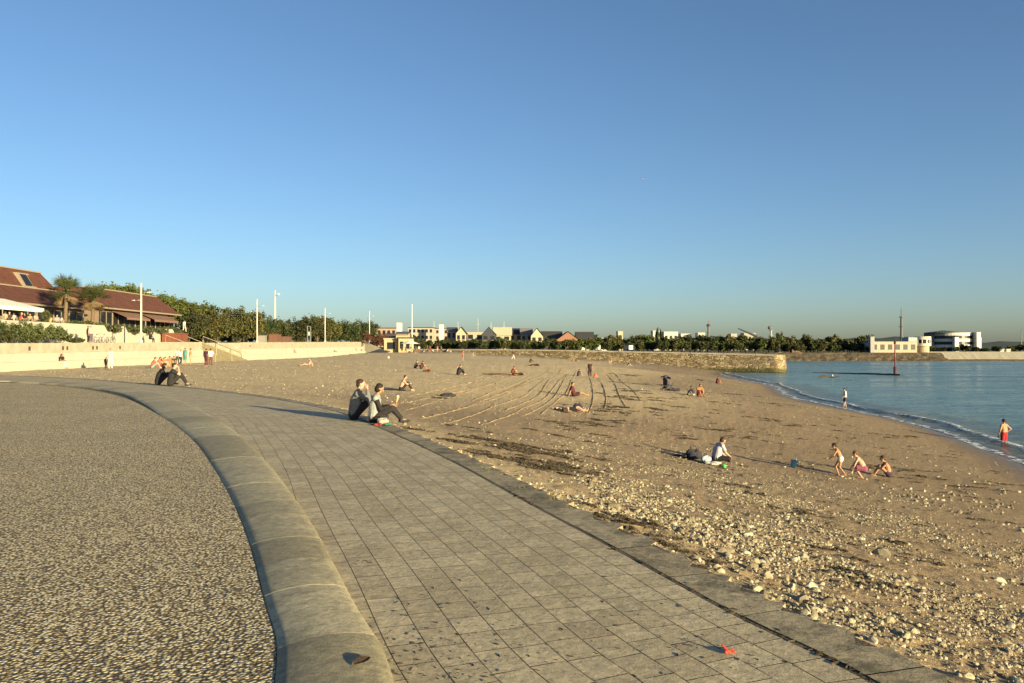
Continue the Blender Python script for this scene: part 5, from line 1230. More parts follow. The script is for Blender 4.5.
def roofed(y0, y1, eave, ridge, label, upper=None, rx=-52, bk=-55.2, front=True):
    t = empty('restaurant_building', (rx, y0, TZ-.4), 0, label, 'building'); z0 = TZ-.4; L = y1-y0; e = eave-z0; r_ = ridge-z0
    MB().box(-.9, -12, .6, L-.6, 0, e+.02).build('wall', M['render'], t)
    # mansard
    rf = MB(); V = [(0,0,e),(0,L,e),(bk-rx,L-1.6,r_),(bk-rx,1.6,r_),(-13,0,e),(-13,L,e),(-13-(bk-rx)*0,L-1.6,r_),(-13,1.6,r_)]
    rf.add(V, [(0,1,2,3),(1,5,6,2),(4,0,3,7),(3,2,6,7),(0,4,5,1)]); ro = rf.build('roof', M['roof'], t)
    MB().box(-.35,.12,-.1,L+.1,e-.22,e-.02).build('gutter', M['trim'], t); MB().box(bk-rx-.15,bk-rx+.1,1.5,L-1.5,r_-.02,r_+.12).build('ridge_trim', M['trim'], t)
    n = max(3, int(L/3.2))
    for i in range(n):
        a = .9+(L-1.8)*i/n; b = .9+(L-1.8)*(i+1)/n; f = MB().box(-.86, -.80, a+.15, b-.15, .15, e-.55).build('window', M['glass'], t)
        m = MB(); m.box(-.84,-.74,a,a+.14,.0,e-.3); m.box(-.84,-.74,(a+b)/2-.04,(a+b)/2+.04,.15,e-.55); m.build('frame', M['trim'], f)
    if upper:
        u0, u1, zt = upper; zt -= z0; bx = bk-rx; V = [(bx-.3,u0,r_+.12),(bx-.3,u1,r_+.12),(bx-1.7,u1-1.2,zt),(bx-1.7,u0,zt),(-12,u0,r_),(-12,u1,r_),(-11,u1-1.2,zt),(-11,u0,zt)]
        MB().add(V, [(0,1,2,3),(1,5,6,2),(4,0,3,7),(3,2,6,7)]).build('upper_roof', M['roof'], t)
        MB().box(bx-1.9,bx-1.6,u0,u1-1.1,zt-.0,zt+.15).build('upper_trim', M['trim'], t)
    return t
bA = roofed(38, 97, 6.55, 8.55, 'large building with steep stacked brown-red tiled roofs and a dormer window, left edge', (0, 57.2, 10.7))
# dormer window on the upper roof
yA = ypx(20, -55.3)-38+.8; yB = ypx(33, -55.3)-38+.8; z0 = TZ-.4
dm = MB(); dm.add([(-3.3,yA,8.7-z0),(-3.3,yB,8.7-z0),(-4.15,yB-.3,10.3-z0),(-4.15,yA-.1,10.3-z0),(-5.2,yA,8.7-z0),(-5.2,yB,8.7-z0),(-5.2,yB-.3,10.3-z0),(-5.2,yA-.1,10.3-z0)], [(0,1,2,3),(1,5,6,2),(0,3,7,4),(3,2,6,7)])
d = dm.build('dormer', M['trim'], bA); w2 = yB-yA
g2 = MB(); g2.add([(-3.26,yA+.25,8.85-z0),(-3.26,yB-w2*.38,8.85-z0),(-4.02,yB-w2*.38-.1,10.15-z0),(-4.02,yA+.2,10.15-z0)], [(0,1,2,3)]); g2.build('pane', M['glass'], d)
g2 = MB(); g2.add([(-3.26,yB-w2*.30,8.85-z0),(-3.26,yB-w2*.06,8.85-z0),(-4.02,yB-w2*.12-.1,10.15-z0),(-4.02,yB-w2*.34,10.15-z0)], [(0,1,2,3)]); g2.build('panel', M['roof'], d)
bB = roofed(99, 122.5, 6.95, 9.6, 'low building with one long brown-red tiled roof, right of the palms')
t = empty('awning', (-52, 62, 5), 0, 'long white awning over the terrace diners at the far left', 'awning')
ya, yb = 60-62, ypx(42, -49.5)-62; MB().add([(-.1,ya,1.75),(-.1,yb-2.2,1.75),(2.7,yb,.85),(2.7,ya,.85),(2.7,yb,.45),(2.7,ya,.45)], [(0,1,2,3),(3,2,4,5)]).build('canvas', cmat((.72,.69,.62)), t)
t['category'] = 'awning'; md = t.children[0].modifiers.new('s','SOLIDIFY'); md.thickness = .04
m = MB(); [m.tube([(2.6,ya+k*5.2,-1.1),(2.6,ya+k*5.2,.85)], .05) for k in range(int((yb-ya)/5.2)+1)]; m.build('support', M['trim'], t)
for i, (pxa, pxb, lab) in enumerate([(124,150,'striped brown awning on the right building, left one'),(152,178,'brown awning on the right building, right one')]):
    a, b = ypx(pxa, -51), ypx(pxb, -51); t = empty('awning', (-52, a, 6), 0, lab, 'awning'); o = MB().add([(-.5,0,.55),(-.5,b-a-.4,.55),(1.3,b-a-.6,-.25),(1.3,.2,-.25),(1.3,b-a-.6,-.55),(1.3,.2,-.55)], [(0,1,2,3),(3,2,4,5)]).build('canvas', mat('awning_cloth', (.14,.075,.055), .9, (.2,.12,.09), 5), t); md = o.modifiers.new('s','SOLIDIFY'); md.thickness = .03
# terrace furniture and diners
def chair(loc, rz, lab, proto=[None]):
    if proto[0] is not None: return copy_tree(proto[0], loc, rz, None, lab)
    t = empty('terrace_chair', loc, rz, lab, 'chair', 'chairs of the terrace diners'); MB().box(-.22,.22,-.2,.24,.42,.46).build('seat', cmat((.25,.2,.14)), t); MB().box(-.22,.22,-.24,-.2,.46,.9).build('backrest', cmat((.25,.2,.14)), t)
    for x in (-.2,.2):
        for y in (-.2,.2): MB().tube([(x,y,0),(x,y,.42)], .018, 6).build('leg', cmat((.1,.08,.06)), t)
    note_kids(t); proto[0] = t; return t
dc = [('cream',(.35,.29,.2)),('dark',(.03,.03,.03)),('white',(.4,.38,.33)),('red',(.35,.06,.05)),('black',(.02,.02,.02)),('tan',(.4,.25,.14)),('pink',(.5,.3,.25)),('navy',(.03,.03,.07)),('yellow',(.35,.26,.1)),('grey',(.25,.25,.25)),('pale',(.36,.33,.28))]
where = ['at the left picture edge','second from the left edge','below the awning, third from the left','below the middle of the awning','right of the awning middle','with pale hair below the awning','below the right end of the awning','just past the awning','beside the upright shrub','right of the upright shrub','last on the right of the terrace']
TF = TZ-.35
for i, px in enumerate([4,9,15,20,25.5,30,35,44,49.5,57,63]):
    x = -48.3-(i % 3)*.5; y = ypx(px, x); fc = (i*137) % 360
    chair((x, y, TF), -R(fc), 'terrace chair of the diner in %s %s' % (dc[i][0], where[i])); person(0,0,'chair',fc,'terrace diner in %s, %s' % (dc[i][0], where[i]),1.75,['tan','pink'][i % 2],dc[i][1],'short',dark,'long',at=Vector((x, y, TF)),hair=((.03,.02,.015),(.35,.25,.12))[i % 2])
# palms
def palm(px, x, ytop, lab, seed, wide=1.0, brown=.3):
    y = ypx(px, x); h_ = Z(ytop, y)-TZ+.4; t = empty('palm_tree', (x, y, TZ-.4), 0, lab, 'palm tree'); rr = random.Random(seed); ch = h_-2.0
    mb = MB(); mb.tube([(0,0,0),(.03,0,ch*.3),(.06,.05,ch*.7),(.1,.05,ch)], [.25,.19,.17,.22], 10)
    for k in range(14): z = ch*(k+1)/15; mb.tube([(.0+.1*z/ch,.05*z/ch,z-.05),(.1*z/ch,.05*z/ch,z+.05)], [.18,.225], 10)
    mb.build('trunk', mat('palm_trunk', (.10,.07,.04), .95, (.17,.12,.075), 6, .6), t)
    G1, G2 = MB(), MB()
    for k in range(64):
        az = rr.uniform(0, 6.28); el = rr.uniform(-.95, 1.45); L = rr.uniform(1.6, 2.1)*wide*(1.12 if el > -.3 else .75); mbx = G2 if el < -.62+brown*.6 else G1
        p0 = Vector((.1,.05,ch)); d = Vector((math.cos(az)*math.cos(el), math.sin(az)*math.cos(el), math.sin(el)))
        stem = p0+d*L*.45; mbx.tube([p0, stem], [.035,.02], 5)
        sd_ = d.cross(Vector((0,0,1))).normalized(); 
        for j in range(15):   # fan of leaflets
            a = (j/14-.5)*3.0; ld = (d*math.cos(a)+sd_*math.sin(a)).normalized(); ll = L*.55*rr.uniform(.75,1.05); e = stem+ld*ll+Vector((0,0,-.16*ll*rr.uniform(.0,1.4))); md_ = stem+ld*ll*.55; n_ = d.cross(ld).cross(ld).normalized() if abs(math.sin(a)) > .05 else sd_; s2 = .04
            mbx.add([stem, md_+n_*s2, e, md_-n_*s2], [(0,1,2,3)])
    G1.build('frond', mat('palm_green', (.03,.042,.012), .7, (.07,.075,.025), 2), t); G2.build('dead_frond', mat('palm_brown', (.16,.11,.055), .9, (.26,.18,.09), 3), t); return t
palm(65, -48.6, 275.5, 'taller fan palm before the left roof, left of the pair', 1, 1.2, .4); palm(92, -48.0, 284, 'shorter fan palm with brown hanging fronds, right of the pair', 2, 1.2, .8)
# bicycles against the terrace wall
def bicycle(loc, rz, lab, c=(.05,.05,.06)):
    t = empty('bicycle', loc, rz, lab, 'bicycle', 'bicycles parked before the terrace wall')
    for x in (-.52,.52):
        mb = MB(); mb.tube([(x+.33*math.cos(a),0,.34+.33*math.sin(a)) for a in np.linspace(0, 2*math.pi, 21)], .022, 6, cap=False); w_ = mb.build('wheel', cmat((.02,.02,.02)), t, True)
        sp = MB(); [sp.tube([(x,0,.34),(x+.32*math.cos(a),0,.34+.32*math.sin(a))], .004, 4) for a in np.linspace(0, 5.5, 8)]; sp.build('spokes', cmat((.3,.3,.3)), w_)
    mb = MB(); [mb.tube([a, b], .02, 6) for a, b in (((-.52,0,.34),(-.12,0,.32)),((-.12,0,.32),(-.22,0,.82)),((-.22,0,.82),(-.52,0,.34)),((-.2,0,.75),(.35,0,.78)),((-.12,0,.32),(.37,0,.68)),((.34,0,.85),(.52,0,.34)))]; mb.build('frame', cmat(c, .4, 'paint'), t, True)
    mb = MB(); mb.tube([(.34,0,.85),(.32,0,1.0)], .016); mb.tube([(.38,-.26,1.0),(.32,0,1.0),(.38,.26,1.0)], .015); mb.build('handlebar', cmat((.25,.25,.25)), t, True); mb = MB(); mb.ball((-.24,0,.90), (.14,.07,.04)); mb.tube([(-.23,0,.8),(-.24,0,.9)], .015); mb.build('saddle', cmat((.02,.02,.02)), t, True)
for i, (px, lab, c) in enumerate([(98,'pale bicycle parked right beside the person in pink',(.5,.5,.48)),(105,'silver bicycle in the middle of the parked three',(.45,.45,.42)),(113,'dark bicycle at the right end of the parked three',(.03,.03,.03))]): bicycle(prom(px, -44.6), 1.57+.1*i, lab, c)
t = empty('storage_box', prom(175, -44.8), 0, 'big reddish-brown wooden storage box against the cream terrace wall', 'box'); MB().box(-.9,.9,-1.9,1.9,0,1.15).build('box_body', mat('redwood', (.13,.04,.025), .8, (.19,.065,.04), 4), t); MB().box(-1,1,-2,2,1.153,1.25).build('lid', cmat((.2,.07,.05)), t); MB().box(.903,.93,-.04,.04,.05,1.1).build('batten', cmat((.07,.02,.015)), t)
for i, (px, hh, ww, c, lab) in enumerate([(275,1.5,3.2,(.15,.07,.05),'larger reddish cabinet on the promenade right of the second lamp post'),(286.5,1.1,2.4,(.13,.07,.05),'smaller reddish cabinet right of the larger one'),(262,1.2,1.2,(.25,.23,.2),'pale grey cabinet beside the second lamp post')]):
    t = empty('cabinet', prom(px, -45.5), 0, lab, 'cabinet'); MB().box(-.7,.7,-ww/2,ww/2,0,hh).build('cabinet_body', cmat(c), t); MB().box(-.8,.8,-ww/2-.1,ww/2+.1,hh+.003,hh+.12).build('cabinet_top', cmat(tuple(x*.6 for x in c)), t); MB().box(.703,.72,-.03,.03,.1,hh-.1).build('door_seam', cmat((.03,.02,.02)), t)
p = prom(309, -45.0); t = empty('frame_stand', p, 0, 'tall grey metal frame with a small white panel before the dark trees', 'stand'); M['grey'] = cmat((.16,.16,.16), .5, 'grey_metal')
for s in (-1, 1): MB().tube([(0,s*1.4,0),(0,s*1.4,3.5)], .09, 8).build('upright', M['grey'], t)
MB().tube([(0,-1.4,3.5),(0,1.4,3.5)], .09, 8).build('crossbar', M['grey'], t); MB().box(-.03,.03,-.5,.5,1.5,2.3).build('panel', M['white'], t); MB().tube([(0,-1.4,1.4),(0,1.4,1.4)], .05, 8).build('rail', M['grey'], t)

# ------------------------------------------------------------------ ramp, kiosk and town behind the far end of the beach
def house(name, px0, px1, dist, ybase, ywall, label, cat='building', wallc=(.5,.42,.3), roof=None, ridge=None, roofc=(.06,.055,.055), depth=9, yaw=0, wins=(2,1), gable='side', parapet=False, winc=None, zb=None):
    """box house: px range at distance; roof: None flat, 'gable_front' (gable faces camera) or 'gable_side'"""
    x0 = (px0-512)/F*dist; x1 = (px1-512)/F*dist; zb = zb if zb is not None else Z(ybase, dist); h_ = Z(ywall, dist)-zb; W = x1-x0
    t = empty(name, ((x0+x1)/2, dist, zb), yaw, label, cat); wm = cmat(wallc, .9, 'render'); h2 = W/2
    MB().box(-h2, h2, 0, depth, -1.5, h_).build('wall', wm, t)
    if roof is None: MB().box(-h2-.15, h2+.15, -.15, depth+.15, h_+.003, h_+.35).build('roof', cmat(roofc, .8, 'roofing'), t)
    else:
        zr = Z(ridge, dist)-zb; rm = cmat(roofc, .8, 'roofing'); o_ = .4
        if roof == 'gable_front':
            MB().prism([(-h2,h_),(h2,h_),(0,zr-.15)], .0, depth, 'y').build('gable', wm, t)
            MB().add([(-h2-o_,-o_,h_-.2),(0,-o_,zr+.1),(0,depth+o_,zr+.1),(-h2-o_,depth+o_,h_-.2),(h2+o_,-o_,h_-.2),(h2+o_,depth+o_,h_-.2)], [(0,1,2,3),(1,4,5,2)]).build('roof', rm, t)
        else:
            MB().prism([(0,h_),(depth,h_),(depth/2,zr-.15)], -h2, h2, 'x').build('gable', wm, t)
            MB().add([(-h2-o_,-o_,h_-.2),(h2+o_,-o_,h_-.2),(h2+o_,depth/2,zr+.1),(-h2-o_,depth/2,zr+.1),(-h2-o_,depth+o_,h_-.2),(h2+o_,depth+o_,h_-.2)], [(0,1,2,3),(3,2,5,4)]).build('roof', rm, t)
        r2 = t.children[-1]; md = r2.modifiers.new('s', 'SOLIDIFY'); md.thickness = .25
    nx, nz = wins
    for j in range(nz):
        for i in range(nx):
            cx_ = -h2+W*(i+.5)/nx; z1 = h_*(j+.32)/nz; z2 = h_*(j+.8)/nz; ww = min(W/nx*.28, 1.1)
            f = MB().box(cx_-ww, cx_+ww, -.05, .02, z1, z2).build('window', winc or M['glass'], t); s_ = MB(); s_.box(cx_-ww-.1, cx_+ww+.1, -.12, -.052, z1-.15, z1-.003); s_.build('sill', M['trim'], f)
    return t
cream = (.37,.335,.26)
t = empty('ramp_wall', (-41, 216, 0), 0, 'cream side wall of the ramp at the far end of the promenade', 'wall'); 
pA = D(366, 215, 0); pB = D(384, 212.5, 0); MB().add([(0,0,3.6),(pB.x+41,pB.y-216,1.2),(pB.x+41,pB.y-216,-.6),(0,0,-.6),(-.4,.6,3.6),(pB.x+41,pB.y-216+.8,1.2),(pB.x+41,pB.y-216+.8,-.6),(-.4,.6,-.6)], [(0,1,2,3),(4,7,6,5),(0,4,5,1),(1,5,6,2),(0,3,7,4)]).build('wall_face', M['wallcream'], t); MB().box(-.5,.3,-.2,.9,-.6,3.9).build('pillar', M['wallcream2'], t)
house('beach_hut', 384, 398, 214, 352.5, 339.5, 'plain cream flat-roofed block left of the beach café, below the town', wallc=(.42,.35,.22), wins=(1,1), roofc=(.42,.36,.26), depth=6, zb=.2)
house('beach_hut', 398.5, 411, 212, 352.5, 338.5, 'cream kiosk with dark doorways behind the far crowd', 'kiosk', wallc=(.44,.36,.20), wins=(2,1), roofc=(.06,.055,.06), depth=6, zb=.2)
t = empty('parasol', D(410, 203, .4), 0, 'white parasol behind the far crowd', 'parasol'); MB().tube([(0,0,0),(0,0,3.0)], .05).build('pole', M['white'], t); mb = MB(); mb.tube([(0,0,2.4),(0,0,3.3)], [2.6,.1], 10); mb.build('canopy', cmat((.72,.68,.6)), t)
house('apartment_block', 372, 396, 330, 348, 328.5, 'long brownish block with a dark flat roof at the left of the town', wallc=(.34,.24,.18), wins=(5,2), roofc=(.04,.035,.04), depth=14, zb=2)
house('house', 384, 395, 290, 348, 336, 'small cream house below the brownish block', wallc=cream, wins=(2,1), roof='gable_side', ridge=333.5, roofc=(.1,.09,.09), zb=2)
house('house', 396, 407, 280, 348, 334.5, 'grey-roofed low house below a white chimney', 'house', wallc=(.40,.33,.22), wins=(3,1), roof='gable_side', ridge=331.5, roofc=(.10,.09,.11), zb=1.5)
house('apartment_block', 408, 433, 340, 348, 328, 'pale terraced apartment block with balconies and a dark roof behind the flagpole', wallc=cream, wins=(6,3), roofc=(.04,.035,.035), depth=14, zb=2)
for i, (pa, pb, yb_, yt_, d_, lab) in enumerate([(409,431,337,334.8,336,'lower'),(411,429,333,331,337,'upper')]): pass
house('apartment_block', 431, 448, 350, 348, 329, 'pale pinkish apartment block right of the second white chimney', wallc=(.38,.3,.24), wins=(4,3), roofc=(.07,.05,.05), depth=12, zb=2)
for (px, y0_, y1_, d_, lab) in [(399.5,332,322.8,300,'tall white chimney block left of the flagpole'),(441.5,334,324.5,330,'tall white chimney block right of the flagpole')]:
    t = empty('chimney_block', D(px, d_, Z(347, d_)), 0, lab, 'chimney'); hh = Z(y1_, d_)-Z(347, d_); MB().box(-.95,.95,-.8,.8,0,hh).build('stack', M['white'], t); MB().box(-1.05,1.05,-.9,.9,hh+.002,hh+.15).build('cap', M['trim'], t)
H = [
 (447,456,310,336,331,'dark-roofed house with a blue-grey roof, leftmost of the gabled houses','gable_side',327.2,(.07,.075,.09),cream,8),
 (456,466,305,337,333.5,'house with a cream gable facing the bay, right of the blue-grey roof','gable_front',326.8,(.07,.075,.08),(.42,.365,.27),10),
 (466,484,330,340,333,'low pale house with a flat cream roof between gabled ones',None,None,(.42,.36,.26),cream,10),
 (482,496,300,338,334.5,'house with a dark blue gable facing the bay','gable_front',326.8,(.45,.39,.28),(.05,.055,.07),10),
 (494,511,304,338,335,'house with a bright cream sloping roof','gable_side',327.2,(.50,.43,.30),cream,9),
 (509,522,312,338,334,'dark-roofed house in the middle of the gabled row','gable_side',328.2,(.035,.037,.045),(.3,.25,.2),9),
 (521,532,308,337,334,'house with a grey slate roof left of the cream gable','gable_side',328.0,(.20,.18,.18),cream,9),
 (531,543,300,338,336,'house with a bright cream gable and two small windows','gable_front',328.0,(.18,.16,.16),(.44,.375,.27),10),
 (542,562,306,340,339,'long house with a big dark slate roof','gable_side',331.2,(.045,.042,.042),(.5,.45,.35),10),
 (556,580,300,342,340.5,'house with a broad reddish gable facing the bay','gable_front',331.5,(.05,.045,.045),(.26,.13,.085),11),
 (577,594,308,342,340,'dark slate roofed house at the right end of the row','gable_side',331.8,(.045,.045,.048),(.4,.34,.26),10)]
for (a, b, d_, yb_, yw, lab, rf, rg, rc, wc, dep) in H:
    house('house', a, b, d_, 350, yw, lab, 'house', wallc=wc, roof=rf, ridge=rg, roofc=rc, depth=dep, wins=(2,2), zb=.7)
white = (.48,.455,.40)
for (a, b, d_, yw, lab, wc) in [(600,609,380,338.5,'low white shed among trees, left of the far trees gap',(.5,.5,.48)),(618,623,600,331.5,'small pale block on the skyline left of the twin dark cypress tops',(.45,.36,.26)),(653,660,620,331,'pale block under the twin dark tops on the skyline',white),(664,678,640,332,'long white flat warehouse on the skyline',white),(681,691,650,334,'stepped white block on the skyline right of the long warehouse',white),(698,705,640,333,'white block on the skyline left of the lattice tower',white),(731,737,640,334,'low grey block on the skyline right of the lattice tower',(.35,.33,.3)),(744,756,680,333.4,'faint grey flat roof on the skyline beside the slanting jib',(.3,.3,.28)),(1000,1004,340,349.7,'small white hut on the far slipway, left',white),(1006.5,1010.5,340,349.7,'small white hut on the far slipway, right',white)]:
    house('warehouse' if d_ > 400 else 'hut', a, b, d_, 350, yw, lab, 'building', wallc=wc, wins=(max(1, int((b-a)/4)),1), roofc=tuple(x*.9 for x in wc), depth=10 if d_ > 400 else 3, zb=0 if d_ > 400 else None)
house('boathouse', 779, 789, 322, 352, 346.3, 'small white house with a dark red roof at the edge of the bay', 'house', wallc=(.6,.56,.52), roof='gable_side', ridge=343.6, roofc=(.12,.035,.03), depth=6, wins=(1,1), zb=-.3)
house('shed', 792, 803, 330, 352, 347.5, 'low dark reddish shed right of the small white house', 'shed', wallc=(.16,.09,.07), roofc=(.10,.05,.04), depth=5, wins=(2,1), zb=-.3)
# lighthouse-keeper style building on the point
d_ = 316; zb = -.3; t = house('coast_station', 871, 917, d_, 353, 342.3, 'long cream flat-roofed coast station with a row of dark windows', 'building', wallc=(.40,.34,.26), wins=(6,1), roofc=(.12,.10,.09), depth=10, zb=zb)
W = 46/F*d_; MB().box(-W/2-.3,-W/2+1.3,-.3,2,-.5,6.6).build('corner_pier', cmat((.30,.29,.29)), t); MB().box(-W/2-.2,W/2,-.22,-.16,4.3,4.55).build('cornice', cmat((.45,.4,.32)), t)
t = empty('round_lookout', D(922.5, d_+3, zb), 0, 'round cream lookout with a glazed upper floor at the right end of the coast station', 'building'); hh = Z(336.5, d_)-zb
r_ = 7.6/F*d_*1.0; MB().tube([(0,0,-1),(0,0,hh*.42)], r_*.8, 24).build('wall', cmat((.40,.33,.22), .9, 'render'), t); MB().tube([(0,0,hh*.42),(0,0,hh*.58)], r_*1.02, 28).build('lower_band', cmat((.55,.5,.42)), t)
MB().tube([(0,0,hh*.58),(0,0,hh*.82)], r_*.96, 28).build('glazing', M['glass'], t); MB().tube([(0,0,hh*.82),(0,0,hh)], r_*1.02, 28).build('parapet', cmat((.55,.5,.42)), t)
for k in range(12): a = k*math.pi/6; MB().tube([(r_*.97*math.cos(a), r_*.97*math.sin(a), hh*.58),(r_*.97*math.cos(a), r_*.97*math.sin(a), hh*.82)], .22, 6).build('mullion', cmat((.55,.5,.42)), t)
MB().box(-r_*2.1,-r_*.5,-1.5,4,hh*.45,hh*.95).build('side_block', cmat((.35,.36,.38)), t)
# big round grandstand-like building
d_ = 400; c_ = D(951, d_+16, -.2); t = empty('round_hall', c_, 0, 'large round white building with stacked bands of glass and a low dark peaked roof', 'building'); R0 = 20/F*d_; hh = Z(332, d_)+.2
for k in range(3):
    z0_ = hh*(.05+.31*k); MB().tube([(0,0,z0_),(0,0,z0_+hh*.16)], R0*.985, 40).build('glass_band', M['glass'], t); MB().tube([(0,0,z0_+hh*.16),(0,0,z0_+hh*.31)], R0, 40).build('white_band', cmat((.55,.54,.5)), t)
MB().tube([(-4,0,hh*.97),(-4,0,hh*1.0),(-4,0,hh*1.12)], [R0*.9,R0*.9,.3], 32).build('roof', cmat((.07,.09,.09)), t)
for px in (-.33, .78): x_ = R0*px; MB().box(x_-1.0,x_+1.0,-R0-1.2,-R0*.5,0,hh*(.75 if px < 0 else 1.0)).build('stair_tower', M['white'], t)
mb = MB(); mb.box(-R0*1.15,-R0*.8,-R0*.2,R0*.5,0,hh*.98); mb.build('side_wing', cmat((.16,.17,.18)), t); mb = MB(); [mb.tube([(-R0*1.0+k*1.6,-R0*.5,hh*.98),(-R0*1.0+k*1.6,-R0*.5,hh*1.07)], .3) for k in range(3)]; mb.build('roof_plant', cmat((.08,.08,.08)), t)
mb = MB(); mb.box(R0*.9,R0*1.35,-R0*.4,R0*.5,0,hh*.75); mb.build('side_wing', cmat((.42,.4,.36)), t)
def mast(px, d_, ytop, ybase, r0, label, name='mast', band=(.5,.0), c=(.10,.11,.12), cat='mast'):
    z0_ = Z(ybase, d_); h_ = Z(ytop, d_)-z0_; t = empty(name, D(px, d_, z0_), 0, label, cat); m_ = cmat(c, .6, 'mast_paint'); MB().tube([(0,0,0),(0,0,h_*.78)], [r0, r0*.8], 8).build('shaft', m_, t); MB().tube([(0,0,h_*.78),(0,0,h_)], [r0*.4, r0*.25], 8).build('antenna', cmat((.25,.1,.08)), t)
    mb = MB(); [mb.tube([(0,0,h_*q),(0,0,h_*q+h_*.015)], r0*1.7, 8) for q in (.3,.55,.78)]; mb.build('platform', m_, t); return t, h_
mast(901.5, 330, 308, 350, .6, 'tall slender dark mast rising behind the coast station')
t, h_ = mast(708.5, 600, 320.5, 348, 1.0, 'lattice tower with a bulky head on the skyline'); MB().tube([(0,0,h_*.80),(0,0,h_*.87)], [1.6,1.2], 10).build('dish_drum', cmat((.05,.05,.06)), t)
t, h_ = mast(771, 500, 325.5, 348, .8, 'pale tower with a round head left of the lone dark tree', c=(.3,.3,.29)); MB().ball((-.8,0,h_*.9), (1.3,1.3,1.2)).build('tank', cmat((.12,.12,.13)), t)
mast(1021.5, 420, 327, 352, .25, 'thin pole with stays at the right picture edge', c=(.2,.2,.2)); mast(856, 330, 341, 352, .15, 'thin pale post before the trees of the point', c=(.5,.4,.25))
mast(738.7, 420, 341, 351, .15, 'thin pale post before the far trees below the jib', c=(.5,.48,.42))
t = empty('crane_jib', D(738, 480, Z(328.3, 480)), 0, 'dark slanting jib rising above the far trees', 'crane'); e = D(757, 480, Z(336.5, 480))-D(738, 480, Z(328.3, 480)); MB().tube([(0,0,0), e], [.35,.9], 6).build('jib', cmat((.05,.055,.06)), t); MB().tube([e, e+Vector((0,0,-9))], 1.0, 6).build('tower', cmat((.06,.06,.06)), t)
for i, (px, yt) in enumerate([(478,318),(491,322),(504,321),(458,322),(434,321)]):
    z0_ = Z(334, 420); t = empty('boat_mast', D(px, 420, z0_), 0, 'hair-thin pale mast above the roofs, %s' % ['above the flat cream roof','above the dark blue gable','over the cream sloping roof','above the leftmost gable','above the pinkish block'][i], 'mast', 'thin masts above the roofs'); h_ = Z(yt, 420)-z0_; MB().tube([(0,0,0),(0,0,h_)], .09, 6).build('spar', cmat((.5,.5,.5)), t); MB().tube([(-.9,0,h_*.6),(.9,0,h_*.6)], .05, 6).build('spreader', cmat((.5,.5,.5)), t)

# far bank: rubble slope, pale slipway
def bank(name, pxs, ytops, label, m, d0=306, dz=ZW, run=6, seed=2, cat='bank', steps=5, rough=.5):
    t = empty(name, D(pxs[0], d0, dz), 0, label, cat); rr = random.Random(seed); mb = MB(); n = 70; V = []
    for i in range(n+1):
        px = pxs[0]+(pxs[1]-pxs[0])*i/n; yt = ytops[0]+(ytops[1]-ytops[0])*i/n; x = (px-512)/F*d0
        for k in range(steps+1):
            u = k/steps; zt = Z(yt, d0+run); V.append(Vector((x+rr.uniform(-1,1)*rough, d0-1+u*(run+1)+rr.uniform(-1,1)*rough, (dz-1)*(1-u)+zt*u+rr.uniform(-1,1)*rough*.5*(0 if k == steps else 1)))-t.location)
    mb.add(V, [(i*(steps+1)+k, (i+1)*(steps+1)+k, (i+1)*(steps+1)+k+1, i*(steps+1)+k+1) for i in range(n) for k in range(steps)]); mb.build('slope', m, t); return t
bank('rubble_bank', (560, 950), (352.3, 352.6), 'dark rubble bank along the far side of the bay below the trees', M['rubble'])
bank('slipway', (941, 1180), (351.6, 351.6), 'long pale sunlit slipway on the far shore at the right', M['wallcream2'], run=9, rough=.12, steps=2)
t = empty('shingle_spit', D(940, 304, ZW), 0, 'low brown shingle spit at the foot of the pale slipway', 'spit'); mb = MB(); mb.ball((18,2,-.3), (40,3,1.0), 24, 8); mb.build('spit_body', M['rubble'], t, True)
# far trees: belt behind the pier and on the point
ft = [make_tree('far_tree', 'x', 'tree', M[['leaf_dark','leaf_gold','leaf_dark','leaf_pine','leaf_dark'][k]], 8, 8.5, 200+k, (0,0,0), 70, 24, .42, .3, .02, limbs=3) for k in range(5)]
first = {p.name: 1 for p in ft}; rr = random.Random(9)
zones = [(374,415,300,334,6,'dark tree amid the low town buildings left of the flagpole',1.6),(415,600,285,339,30,'dark tree in the low belt before the gabled houses',.9),(415,600,292,341,14,'low tree in the front of the belt below the gabled houses',.9),(594,790,330,335.5,34,'dark tree in the long belt behind the pier',.0),(594,790,322,341,26,'lower front tree of the long belt behind the pier',.0),
  (786,872,330,337,20,'tree in the wood on the point left of the coast station',-.3),(786,872,322,344,12,'low tree at the edge of the wood on the point',-.3),(925,1030,345,346,16,'low dark tree between the round hall and the right picture edge',-.3),(1030,1120,345,344,6,'tree beyond the right end of the slipway',-.3)]
for (a, b, d0, yt, n, lab, zb) in zones:
    for i in range(n):
        px = a+(b-a)*(i+.5+rr.uniform(-.35,.35))/n; d_ = d0+rr.uniform(-4, 8); H_ = Z(yt-1.5+rr.uniform(-1.8,2.2), d_)-zb; k = rr.choice([0,0,1,2,3,4]) if a < 786 else rr.choice([0,2,4,1]); w_ = max(H_, (b-a)/n/F*d_*1.5)
        place(ft[k], first, (*D(px, d_)[:2], zb-.2), rr.uniform(0, 6.28), (w_/8, w_/8, H_/8), lab, lab.replace('tree', 'trees', 1))
